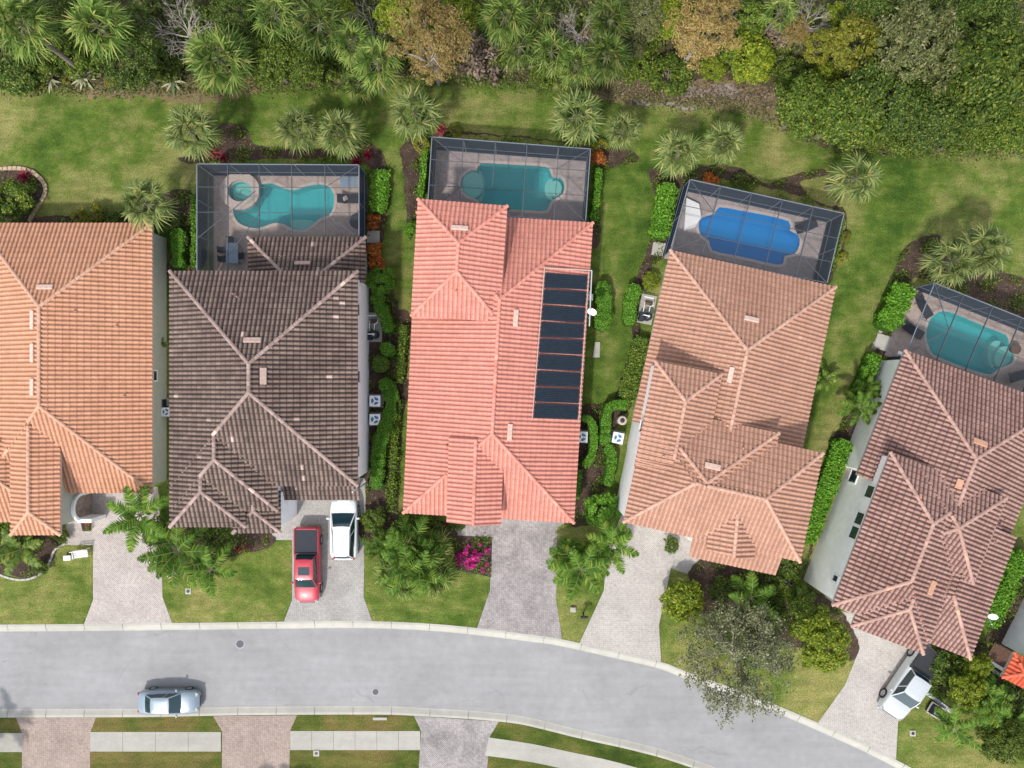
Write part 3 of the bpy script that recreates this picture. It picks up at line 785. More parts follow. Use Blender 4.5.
# planting beds of dark bark
BEDS = [
    [(0, 171), (18, 170), (32, 174), (42, 186), (42, 199), (33, 212), (27, 225), (-40, 225), (-40, 171)],
    [(32, 219), (66, 215), (110, 214), (150, 200), (168, 192), (186, 190), (194, 200), (196, 275), (166, 275), (166, 226), (32, 226)],
    [(188, 163), (200, 150), (212, 130), (228, 123), (246, 130), (257, 146), (300, 150), (345, 146), (372, 144), (385, 160), (390, 195), (386, 225), (380, 262), (392, 285), (402, 320), (398, 350), (408, 385), (400, 430), (396, 470), (394, 512), (366, 512), (366, 240), (364, 163)],
    [(400, 150), (412, 137), (432, 135), (460, 131), (520, 138), (596, 147), (634, 152), (636, 163), (612, 168), (600, 180), (600, 240), (590, 240), (592, 152), (434, 138), (426, 200), (410, 240), (405, 200), (402, 165)],
    [(649, 168), (672, 176), (700, 168), (720, 164), (748, 172), (764, 184), (790, 176), (812, 171), (826, 170), (826, 176), (800, 182), (808, 195), (822, 206), (846, 212), (838, 260), (828, 285), (840, 212), (690, 180), (668, 252), (652, 268), (640, 330), (632, 405), (612, 410), (632, 340), (628, 300), (640, 268), (650, 240), (655, 200)],
    [(884, 330), (890, 290), (900, 255), (915, 240), (938, 236), (948, 256), (1000, 270), (1060, 300), (1080, 345), (936, 282), (905, 290), (888, 345), (868, 390), (850, 440), (838, 430), (860, 380)],
    [(574, 418), (600, 404), (622, 404), (612, 440), (606, 500), (604, 520), (560, 528), (574, 516)],
    [(362, 515), (430, 520), (455, 528), (452, 540), (400, 545), (362, 540)],
    [(452, 535), (492, 538), (491, 577), (456, 570)],
    [(0, 535), (52, 538), (58, 548), (48, 566), (30, 577), (10, 575), (-30, 560), (-30, 535)],
    [(170, 526), (268, 534), (268, 548), (232, 556), (205, 580), (180, 575), (160, 545)],
    [(700, 560), (780, 577), (812, 590), (836, 606), (858, 640), (850, 660), (812, 650), (760, 640), (726, 616), (700, 612), (690, 590)],
    [(940, 640), (986, 645), (1003, 676), (1060, 700), (1060, 768), (1000, 735), (960, 700), (938, 690)],
    [(396, 315), (410, 318), (404, 400), (398, 512), (404, 518), (392, 512), (402, 400), (406, 350)],
    [(812, 540), (830, 440), (852, 440), (806, 565), (800, 580)],
    [(984, 640), (1022, 560), (1040, 560), (1000, 650)],
    [(80, 515), (91.5, 515), (91.5, 531), (83, 531)],
]
for i, b in enumerate(BEDS):
    j = rough_edge(smooth_poly(b, 4), 1.6) if len(b) > 4 else b
    try: slab('mulch_bed', j, MAT['mulch'], .020 + .004 * i)
    except Exception as ex: print('bed', i, ex)
slab('woodland_floor', rough_edge(smooth_poly([(-500, -900), (1500, -900), (1500, 148), (1024, 150), (960, 154), (900, 152), (840, 148), (800, 138), (775, 118), (740, 106), (690, 100), (640, 96), (600, 86), (520, 80), (440, 76), (360, 82), (280, 84), (220, 88), (160, 84), (80, 88), (0, 84), (-500, 86)], 4), 5.0), MAT['forest'], .006)
slab('dry_edge', rough_edge(smooth_poly([(600, 86), (640, 78), (672, 84), (700, 78), (740, 82), (772, 90), (782, 112), (770, 122), (740, 112), (700, 108), (650, 104), (612, 103), (596, 96)], 4), 5.0), MAT['litter'], .012)
slab('dry_edge', rough_edge(smooth_poly([(70, 90), (110, 84), (160, 84), (215, 80), (262, 78), (300, 82), (265, 92), (215, 100), (190, 104), (150, 98), (100, 96)], 4), 5.0), MAT['litter'], .012)
slab('gravel_patch', rough_edge(smooth_poly([(678, 90), (690, 86), (705, 88), (722, 84), (740, 90), (742, 97), (722, 96), (706, 92), (690, 97)], 4), 3.0), MAT['gravel'], .018)
slab('gravel_patch', rough_edge(smooth_poly([(630, 101), (650, 101), (672, 104), (696, 108), (690, 110), (660, 106), (632, 104)], 4), 3.0), MAT['gravel'], .020)
# front lawns on the street side of the houses: brighter mown turf
for b in ([(-60, 540), (58, 548), (92, 545), (92, 600), (83.5, 623.4), (-60, 624.2)], [(163, 540), (180, 575), (205, 580), (232, 556), (268, 548), (291.5, 541), (291.5, 600), (283, 621), (172.5, 622.4), (163, 597)],
          [(364, 540), (400, 545), (452, 540), (456, 570), (490.5, 577), (489, 592), (476, 627), (430, 623.3), (372.5, 620.6), (364, 597)],
          [(557, 528), (600, 525), (605, 560), (603, 590), (579, 642), (563, 638.5), (557, 600)],
          [(671.5, 569), (690, 580), (700, 612), (726, 616), (760, 640), (812, 650), (850, 660), (844, 684), (816, 720), (745, 691.5), (692, 673.3), (663, 661.6), (659.5, 625)],
          [(899, 722), (937, 670), (960, 700), (1000, 735), (1060, 768), (1060, 846), (960, 794), (897, 758.5)]):
    slab('front_lawn', b, MAT['turf'], .010)
# tan stone edge round the corner bed
mb = MB(); line = smooth_poly([(-12, 170), (4, 169), (18, 168.5), (32, 171.5), (43, 181), (46.5, 191), (42, 202), (35, 212), (30, 222)], 3, False)
for i in range(len(line) - 1):
    a, b = P(*line[i]), P(*line[i + 1]); d = b - a
    mb.box((a + b) / 2 + Vector((0, 0, .09)), (d.length * .93, .30 + random.uniform(-.04, .04), .18), rz=math.atan2(d.y, d.x), bev=.03)
tag(mb.build('stone_edging', mat_ground('tan edging stone', (.33, .24, .16), (.46, .35, .25), 3, 12, .02)), 'tan stone edging curving round the planting bed at the left edge', 'garden edging')
mb = MB(); line = smooth_poly([(-6, 572), (10, 578), (26, 579.5), (40, 574), (50, 562), (55, 550), (66, 543)], 3, False)
for i in range(len(line) - 1):
    a, b = P(*line[i]), P(*line[i + 1]); d = b - a
    mb.box((a + b) / 2 + Vector((0, 0, .05)), (d.length * .95, .16, .10), rz=math.atan2(d.y, d.x), bev=.02)
tag(mb.build('stone_edging', MAT['kerb']), 'grey kerb edging round the leafy bed in front of the apricot roofed house', 'garden edging')

# ------------------------------------------------------------------ pools and their screen cages
def ellipse(cx, cy, rx, ry, n=20, a0=0, a1=2 * PI, rot=0):
    out = []
    for i in range(n):
        t = a0 + (a1 - a0) * i / (n if abs(a1 - a0 - 2 * PI) < 1e-6 else n - 1)
        x, y = rx * math.cos(t), ry * math.sin(t)
        out.append((cx + x * math.cos(rot) - y * math.sin(rot), cy + x * math.sin(rot) + y * math.cos(rot)))
    return out
def ring(mb, px, w, z0, z1):
    """coping round a pool outline"""
    pts = G(px); n = len(pts)
    c = sum((p for p in pts), Vector()) / n
    area = sum(pts[i].x * pts[(i + 1) % n].y - pts[(i + 1) % n].x * pts[i].y for i in range(n)); sg = 1 if area > 0 else -1
    o = []
    for i in range(n):
        t = (pts[(i + 1) % n] - pts[i - 1]).normalized(); o.append(pts[i] + Vector((t.y, -t.x, 0)) * w * sg)
    for i in range(n):
        k = (i + 1) % n
        q = [(pts[i].x, pts[i].y, z1), (pts[k].x, pts[k].y, z1), (o[k].x, o[k].y, z1), (o[i].x, o[i].y, z1)]
        mb.face(q if sg < 0 else q[::-1])
        mb.face([(o[i].x, o[i].y, z0), (o[k].x, o[k].y, z0), (o[k].x, o[k].y, z1), (o[i].x, o[i].y, z1)])
def basin(mb, px, depth, z=.02):
    pts = G(px); n = len(pts)
    for i in range(n):
        a, b = pts[i], pts[(i + 1) % n]
        mb.face([(a.x, a.y, z), (b.x, b.y, z), (b.x, b.y, -depth), (a.x, a.y, -depth)])
    mb.sheet(pts, -depth)
def pool(name, label, px, depth, lining, water, steps=(), coping='coping', lip=.0):
    t = thing(name, label, 'swimming pool')
    mb = MB(); basin(mb, px, depth); mb.build('basin', lining, t)
    mb = MB(); mb.sheet(G(px), -.07); mb.build('water', water, t)
    mb = MB(); ring(mb, px, .22, .018, .055); mb.build('coping', MAT[coping], t)
    for sp, d in steps:
        mb = MB(); mb.prism(G(sp), -depth + .004, -d); mb.build('step', MAT['step'], t)
    return t
def zp(x0, y0, s, pts): return [(x0 + a / s, y0 + b / s) for a, b in pts]
PA = smooth_poly(zp(190, 150, 5.69, [(385, 215), (430, 192), (480, 195), (540, 222), (600, 228), (660, 208), (730, 196), (790, 210), (820, 260), (815, 330), (790, 372), (740, 390), (700, 425), (650, 455), (590, 450), (540, 425), (490, 415), (440, 428), (390, 445), (330, 438), (280, 415), (255, 380), (248, 340), (290, 340), (340, 335), (375, 300)]), 3)
SPA = ellipse(190 + 290 / 5.69, 150 + 240 / 5.69, 11.5, 10.3, 22)
PB = smooth_poly(zp(420, 120, 5.69, [(345, 248), (450, 250), (560, 256), (680, 262), (735, 278), (750, 325), (800, 330), (822, 370), (812, 420), (770, 448), (740, 470), (720, 515), (640, 516), (510, 508), (510, 500), (350, 480), (330, 455), (270, 430), (238, 390), (240, 330), (290, 290), (325, 290)]), 2)
PC = smooth_poly(zp(660, 170, 5.37, [(318, 200), (420, 216), (550, 240), (690, 275), (697, 325), (740, 350), (748, 400), (720, 450), (668, 462), (660, 500), (620, 508), (500, 480), (380, 455), (280, 432), (262, 380), (220, 350), (206, 300), (225, 255), (290, 238)]), 2)
PD = smooth_poly(zp(870, 270, 6.62, [(420, 300), (480, 272), (560, 290), (680, 340), (800, 390), (900, 430), (915, 480), (950, 560), (930, 620), (850, 650), (800, 690), (700, 670), (560, 620), (420, 560), (385, 500), (370, 430), (385, 350)]), 2)
slab('pool_deck', CAGES['a']['base'], MAT['deck'], .02, [PA, SPA])
slab('pool_deck', CAGES['b']['base'], MAT['deckg'], .02, [PB])
slab('pool_deck', CAGES['c']['base'], MAT['deckg'], .02, [PC])
slab('pool_deck', CAGES['d']['base'], MAT['deck'], .02, [PD])
pool('swimming_pool', 'wavy outlined teal pool beside a round spa in the leftmost cage', PA, 1.25, MAT['pool'], MAT['water'], [(smooth_poly(zp(190, 150, 5.69, [(560, 400), (620, 390), (700, 400), (690, 425), (650, 448), (590, 445)]), 3), .45)])
spa = pool('hot_tub', 'small round teal spa with raised rim next to the wavy pool', SPA, .9, MAT['pool'], MAT['water'], [])
spa['category'] = 'hot tub'
mb = MB(); ring(mb, ellipse(241.5, 192, 11.9, 10.7, 24), .62, .02, .38); ring(mb, ellipse(241.5, 192, 11.9, 10.7, 24), .02, .02, .385); mb.build('raised_rim', MAT['coping'], spa)
mb = MB(); mb.prism(G([(248.5, 200), (253, 197), (255, 202), (249.5, 205.5)]), .02, .40); mb.build('spillway', MAT['kerb'], spa)
mb = MB(); basin(mb, ellipse(243, 193, 6.2, 5.6, 16), .88, -.42); mb.sheet(G(ellipse(243, 193, 6.2, 5.6, 16)), -.6)
q0, q1 = G(ellipse(241.5, 192, 11.2, 10.0, 22)), G(ellipse(243, 193, 6.3, 5.7, 22))
for i in range(22): mb.face([(*q0[i][:2], -.42), (*q0[(i + 1) % 22][:2], -.42), (*q1[(i + 1) % 22][:2], -.42), (*q1[i][:2], -.42)])
mb.build('bench_step', MAT['step'], spa)
pool('swimming_pool', 'straight sided teal pool with rounded ends behind the coral roofed house', PB, 1.3, MAT['pool'], MAT['water'],
     [(ellipse(472.5, 184.5, 10.8, 13.5, 20), .10), (ellipse(478, 184.5, 6.4, 16.5, 14, -PI / 2, PI / 2), .55), (ellipse(556, 187.5, 6, 8, 18), .25), (ellipse(553, 187.5, 8.0, 11.5, 14, PI / 2, 1.5 * PI), .6)], 'coping')
pool('swimming_pool', 'vivid blue pool with notched rounded ends behind the clay roofed house', PC, 1.2, MAT['poolb'], MAT['waterb'],
     [])
pool('swimming_pool', 'teal pool with a pale corner step in the rightmost cage', PD, 1.3, MAT['pool'], MAT['water'],
     [(ellipse(1006, 357, 9.0, 11.5, 18, 0, 2 * PI, .4), .25), (ellipse(1002, 355, 9.5, 15, 14, PI / 2 + .4, 1.5 * PI + .4), .6)])

def cage(label, top, open_edges, cols, rows, h=3.0, braces=()):
    """aluminium frame with screen walls and a flat screen roof; top = roof corners in the photo"""
    T = [P(x, y, h) for x, y in top]; n = len(T)
    t = thing('pool_cage', label, 'pool cage')
    fr, sw, sr, rb = MB(), MB(), MB(), MB()
    def beam(mb, a, b, w=.06, hh=.07):
        d = b - a; m = d.to_track_quat('X', 'Z').to_matrix().to_4x4(); mb.box((a + b) / 2, (d.length, w, hh), mat=m)
    dz = Vector((0, 0, 1))
    for i in range(n):
        a, b = T[i], T[(i + 1) % n]
        beam(fr, a, b)
        if i in open_edges: continue
        k = max(1, round((b - a).length / 2.4))
        for j in range(k + 1):
            p = a + (b - a) * (j / k); fr.box(Vector((p.x, p.y, h / 2)), (.065, .065, h - .09), rz=math.atan2(b.y - a.y, b.x - a.x))
        for z in (.06, 1.0):
            beam(fr, Vector((a.x, a.y, z)), Vector((b.x, b.y, z)), .05, .05)
        sw.face([(a.x, a.y, .03), (b.x, b.y, .03), (b.x, b.y, h), (a.x, a.y, h)])
        d = b - a                       # a corner brace in the last bay
    # roof: bilinear over first, second, far corners
    A, B, Cc, D = [P(x, y, h + .02) for x, y in rows['quad']]
    def bil(u, v): return (A * (1 - u) + B * u) * (1 - v) + (D * (1 - u) + Cc * u) * v
    for u in cols: beam(rb, bil(u, 0), bil(u, 1), .05, .11)
    for v in rows['v']: beam(rb, bil(0, v), bil(1, v), .04, .05)
    for (u0, v0, u1, v1) in braces: beam(rb, bil(u0, v0) + dz * .01, bil(u1, v1) + dz * .01, .045, .05)
    sr.sheet(T, h + .03)
    fr.build('frame', MAT['alu'], t); sw.build('screen_wall', MAT['screen'], t)
    rb.build('roof_beam', MAT['alud'], t); sr.build('screen_roof', MAT['screen_roof'], t)
    return t
cage('grey framed screen cage over the wavy pool and spa behind the umber house', CAGES['a']['top'], (2, 3, 4), [.19, .385, .585, .79], dict(quad=[(197, 164), (359, 165), (359, 271), (197, 271)], v=[.215, .45]), 3.0,
     [(0, 0, .19, .215), (1, 0, .79, .215), (0, .70, .36, .25), (1, .69, .79, .45), (0.2, .85, .39, .45)])
cage('narrow screen cage with pale frame over the straight sided pool', CAGES['b']['top'], (2, 3, 4), [.20, .40, .60, .80], dict(quad=[(432, 137), (590.5, 149), (585.5, 222), (427, 212)], v=[.30, .64]), 3.0,
     [(0, 0, .20, .30), (1, 0, .80, .30), (0, 1, .2, .64), (1, 1, .8, .64)])
cage('screen cage set at an angle over the vivid blue pool', CAGES['c']['top'], (2,), [.20, .40, .60, .80], dict(quad=CAGES['c']['top'], v=[.36, .70]), 3.0,
     [(0, 0, .20, .36), (1, 0, .80, .36), (0, 1, .2, .70), (1, 1, .8, .70)])
cage('dark screened cage over the teal pool with pale step at the right edge', CAGES['d']['top'], (2, 3), [.2, .4, .6, .8], dict(quad=CAGES['d']['top'], v=[.5]), 3.0,
     [(0, 1, .2, .5), (.0, 0, .2, .5)])
# ------------------------------------------------------------------ plants
def leaf_quads(pos, nrm, size, aspect=.55, jitter=.6, curl=.15, rs=rng):
    """one small pointed leaf face per position, roughly facing nrm"""
    n = len(pos); pos = np.asarray(pos, float); nrm = np.asarray(nrm, float)
    nrm = nrm + rs.normal(0, jitter, (n, 3)); nrm /= np.linalg.norm(nrm, axis=1, keepdims=True) + 1e-9
    r = rs.normal(0, 1, (n, 3)); a = np.cross(nrm, r); a /= np.linalg.norm(a, axis=1, keepdims=True) + 1e-9
    b = np.cross(nrm, a); s = (size * rs.uniform(.65, 1.35, n))[:, None]
    V = np.stack([pos - a * s * .5, pos + b * s * .5 * aspect - nrm * s * curl * .4, pos + a * s * .5 - nrm * s * curl, pos - b * s * .5 * aspect - nrm * s * curl * .4], 1).reshape(-1, 3)
    Fq = np.arange(4 * n).reshape(n, 4)
    return V, Fq
def crown_points(R_, hz, clumps, per, clump_r, rs, flat=.7, low=-.35, hollow=.55):
    """leaf positions in clumps spread through the outer part of an uneven crown"""
    ps, ns = [], []
    lob = rs.normal(0, 1, (7, 3)); lob /= np.linalg.norm(lob, axis=1, keepdims=True); amp = rs.uniform(-.28, .25, 7)
    for _ in range(clumps):
        d = rs.normal(0, 1, 3); d /= np.linalg.norm(d)
        if d[2] < low: d[2] = abs(d[2]) * .6; d /= np.linalg.norm(d)
        rad = rs.uniform(hollow, 1.0) * (1 + sum(a * max(0, d @ l) ** 3 for a, l in zip(amp, lob)))
        c = d * rad * R_; cr = clump_r * rs.uniform(.6, 1.35)
        q = rs.normal(0, 1, (per, 3)); q /= np.linalg.norm(q, axis=1, keepdims=True)
        q[:, 2] = np.where(q[:, 2] < -.3, -q[:, 2], q[:, 2])
        p = c + q * cr * rs.uniform(.45, 1.0, (per, 1)) * np.array([1, 1, .7])
        p[:, 2] *= flat; p[:, 2] += hz
        ps.append(p); ns.append(q * .6 + d * .5 + np.array([0, 0, .7]))
    return np.concatenate(ps), np.concatenate(ns)
def trunk_mesh(name, hz, R_, mat, rs, boughs=7, r0=.16, reach=.75, flat=.7):
    mb = MB(); lean = rs.normal(0, .12, 2)
    top = Vector((lean[0], lean[1], hz * .62))
    mb.tube([(0, 0, -.05), (lean[0] * .4, lean[1] * .4, hz * .3), top], [r0 * 1.25, r0, r0 * .75], 7)
    for i in range(boughs):
        a = 2 * PI * i / boughs + rs.uniform(-.4, .4); el = rs.uniform(.15, 1.2); L = R_ * reach * rs.uniform(.7, 1.1)
        e = Vector((math.cos(a) * math.cos(el) * L, math.sin(a) * math.cos(el) * L, hz - top.z + math.sin(el) * L * flat * .7))
        mid = top + e * .5 + Vector(rs.normal(0, .12, 3) * R_ * .4)
        mb.tube([top - Vector((0, 0, hz * .15 * rs.uniform(0, 1))), mid, top + e], [r0 * .55, r0 * .35, r0 * .1], 5)
        for _ in range(3):
            st = mid.lerp(top + e, rs.uniform(0, .7)); q = Vector(rs.normal(0, 1, 3)); q.z = abs(q.z) * .6; q = q.normalized() * L * .45
            mb.tube([st, st + q * .6, st + q + Vector(rs.normal(0, .1, 3))], [r0 * .22, r0 * .14, r0 * .05], 4)
    return mb.mesh(name, mat, True)
def broad(name, R_, hz, clumps, per, clump_r, size, leaf, bark='bark', seed=1, flat=.7, aspect=.55, hollow=.55, low=-.35, boughs=7, jitter=.6):
    rs = np.random.default_rng(seed)
    p, n = crown_points(R_, hz, clumps, per, clump_r, rs, flat, low, hollow)
    V, Fq = leaf_quads(p, n, size, aspect, jitter, rs=rs)
    return dict(crown=npmesh(name + '_crown', V, Fq, LEAF[leaf]), trunk=trunk_mesh(name + '_trunk', hz, R_, MAT[bark], rs, boughs, .05 * R_ + .04, flat=flat), R=R_, h=hz, top=hz + R_ * flat * .5)

def strips(center, dirs, ups, length, width, segs, droop, rs, taper=True):
    """blade strips: each starts at center along dir, bends down; returns V,F (segs quads each, one island per blade)"""
    V, Fq = [], []
    for c, d, u, L, w, dr in zip(center, dirs, ups, length, width, droop):
        side = np.cross(d, u); side /= np.linalg.norm(side) + 1e-9
        b = len(V)
        for k in range(segs + 1):
            t = k / segs
            p = c + d * L * t + np.array([0, 0, -1]) * dr * L * t * t
            ww = w * (.5 + 1.2 * t - 1.65 * t * t) if taper else w * (1 - .85 * t)
            V.append(p + side * ww); V.append(p - side * ww)
        for k in range(segs): Fq.append((b + 2 * k, b + 2 * k + 1, b + 2 * k + 3, b + 2 * k + 2))
    return V, Fq
def fan_palm(name, nf, R_, hz, leaf, seed, leaflets=16, dead=0):
    """cabbage-palm head: long stalks, each ending in a fan of pointed blades"""
    rs = np.random.default_rng(seed); Cs, Ds, Us, Ls, Ws, Dr = [], [], [], [], [], []; stalks = MB()
    ga = 2.39996
    for i in range(nf):
        t = i / max(1, nf - 1); el = R(82 - 105 * t ** .8) + rs.normal(0, .08); az = i * ga + rs.normal(0, .15)
        d = np.array([math.cos(az) * math.cos(el), math.sin(az) * math.cos(el), math.sin(el)])
        base = np.array([0, 0, hz]); pl = R_ * rs.uniform(.42, .60)
        tip = base + d * pl + np.array([0, 0, -.10 * pl])
        stalks.tube([base, (base + tip) / 2 + np.array([0, 0, .06]), tip], [.035, .025, .018], 4, False)
        side = np.cross(d, [0, 0, 1]); side /= np.linalg.norm(side) + 1e-9
        up = np.cross(side, d); fl = R_ - pl; fl *= rs.uniform(.9, 1.15)
        for j in range(leaflets):
            a = R(-118 + 236 * j / (leaflets - 1)) + rs.normal(0, .04)
            dd = d * math.cos(a) + side * math.sin(a) + up * (.18 * math.cos(a)) - np.array([0, 0, 1]) * .22 * abs(math.sin(a))
            dd /= np.linalg.norm(dd)
            Cs.append(tip); Ds.append(dd); Us.append(up); Ls.append(fl * (.72 + .28 * math.cos(a * .7))); Ws.append(.05 + .010 * R_); Dr.append(rs.uniform(.15, .55))
    V, Fq = strips(Cs, Ds, Us, Ls, Ws, 3, Dr, rs)
    crown = npmesh(name + '_crown', V, Fq, LEAF[leaf])
    tr = MB(); lean = rs.normal(0, .15, 2)
    tr.tube([(-lean[0], -lean[1], -.05), (-lean[0] * .5, -lean[1] * .5, hz * .5), (0, 0, hz - .35), (0, 0, hz + .1)], [.20, .17, .19, .10], 8)
    return dict(crown=crown, trunk=tr.mesh(name + '_trunk', MAT['bark'], True), stalk=stalks.mesh(name + '_stalk', mat_green), R=R_, h=hz, top=hz)
def feather_palm(name, nf, R_, hz, leaf, seed, ll=.42, wd=.045, el0=70, el1=-5, per=24, stems=1):
    rs = np.random.default_rng(seed); Cs, Ds, Us, Ls, Ws, Dr = [], [], [], [], [], []; stalks = MB(); ga = 2.39996; tr = MB()
    for sidx in range(stems):
        off = np.array([0, 0, 0.]) if stems == 1 else np.array([np.clip(rs.normal(0, .22 * R_), -.35 * R_, .35 * R_), np.clip(rs.normal(0, .22 * R_), -.35 * R_, .35 * R_), rs.uniform(-.6, .1)])
        base = np.array([0, 0, hz]) + off
        for i in range(nf):
            t = (i + .5) / nf; el = R(el0 + (el1 - el0) * t) + rs.normal(0, .1); az = i * ga + rs.normal(0, .12) + sidx
            L = R_ * rs.uniform(.85, 1.1)
            pts = []
            for k in range(9):
                s = k / 8; e = el - s * s * 1.15
                prev = pts[-1] if pts else base
                step = np.array([math.cos(az) * math.cos(e), math.sin(az) * math.cos(e), math.sin(e)]) * L / 8
                pts.append(prev + step if k else base)
            stalks.tube(pts, [.04 * (1 - .8 * k / 8) for k in range(9)], 4, False)
            for j in range(per):
                s = .14 + .84 * j / (per - 1); f = s * 8; k = min(7, int(f)); p = pts[k] + (pts[k + 1] - pts[k]) * (f - k)
                d = pts[k + 1] - pts[k]; d = d / np.linalg.norm(d)
                side = np.cross(d, [0, 0, 1]); side /= np.linalg.norm(side) + 1e-9; up = np.cross(side, d)
                le = ll * R_ * (math.sin(PI * min(1, s * .9 + .12)) * .8 + .2)
                for sg in (-1, 1):
                    dd = side * sg * .85 + d * .55 + up * .12 + rs.normal(0, .08, 3); dd /= np.linalg.norm(dd)
                    Cs.append(p); Ds.append(dd); Us.append(up); Ls.append(le * rs.uniform(.85, 1.1)); Ws.append(wd); Dr.append(rs.uniform(.2, .5))
        tr.tube([(off[0] * .4, off[1] * .4, -.05), (off[0] * .7, off[1] * .7, hz * .5), (base[0], base[1], base[2] + .05)], [.13, .10, .085] if stems > 1 else [.17, .13, .10], 7)
    V, Fq = strips(Cs, Ds, Us, Ls, Ws, 2, Dr, rs)
    return dict(crown=npmesh(name + '_crown', V, Fq, LEAF[leaf]), trunk=tr.mesh(name + '_trunk', MAT['bark'], True), stalk=stalks.mesh(name + '_stalk', mat_green), R=R_, h=hz, top=hz)
def rosette(name, nl, L, w, leaf, seed, el0=85, el1=5, droop=.15, h0=.1):
    rs = np.random.default_rng(seed); Cs, Ds, Us, Ls, Ws, Dr = [], [], [], [], [], []
    for i in range(nl):
        t = i / nl; el = R(el0 + (el1 - el0) * t); az = i * 2.39996 + rs.normal(0, .1)
        d = np.array([math.cos(az) * math.cos(el), math.sin(az) * math.cos(el), math.sin(el)])
        side = np.cross(d, [0, 0, 1.0]); side /= np.linalg.norm(side) + 1e-9
        Cs.append(np.array([0, 0, h0])); Ds.append(d); Us.append(np.cross(side, d)); Ls.append(L * rs.uniform(.75, 1.1)); Ws.append(w); Dr.append(droop * rs.uniform(.5, 1.5))
    V, Fq = strips(Cs, Ds, Us, Ls, Ws, 4, Dr, rs)
    return dict(crown=npmesh(name + '_leaves', V, Fq, LEAF[leaf]), R=L, h=h0 + L * .3, top=h0)
def bare(name, R_, hz, seed, mat='bough', n=9, leaf=None, nleaf=0, size=.12):
    rs = np.random.default_rng(seed); mb = MB(); ends = []
    mb.tube([(0, 0, -.05), (.1, 0, hz * .3), (0, .1, hz * .5)], [.14, .12, .10], 7)
    def grow(p, d, L, r, depth):
        q = p + d * L; m = p + d * L * .5 + Vector(rs.normal(0, .07, 3)) * L
        mb.tube([p, m, q], [r, r * .8, r * .6], 5 if depth < 2 else 3, False)
        ends.append((m, d)); ends.append((q, d))
        if depth >= 5 or L < .14: return
        for _ in range(3 if depth < 3 else 2):
            nd = (d + Vector(rs.normal(0, .55, 3)) + Vector((0, 0, .10))).normalized(); grow(q if rs.random() < .7 else m, nd, L * rs.uniform(.6, .82), r * .58, depth + 1)
    for i in range(n):
        a = 2 * PI * i / n + rs.uniform(-.3, .3); el = rs.uniform(.1, 1.0)
        grow(Vector((0, .05, hz * rs.uniform(.35, .5))), Vector((math.cos(a) * math.cos(el), math.sin(a) * math.cos(el), math.sin(el))), R_ * .42, .06, 1)
    out = dict(trunk=mb.mesh(name + '_branches', MAT[mat], False), R=R_, h=hz * .75, top=hz)
    if leaf:
        k = rs.integers(0, len(ends), nleaf); p = np.array([ends[i][0] for i in k]) + rs.normal(0, .16, (nleaf, 3)); nn = np.array([ends[i][1] for i in k]) + np.array([0, 0, .8])
        V, Fq = leaf_quads(p, nn, size, .5, .7, rs=rs); out['crown'] = npmesh(name + '_crown', V, Fq, LEAF[leaf])
    return out
mat_green = mat_plain('palm stalk', (.16, .19, .07), .6)
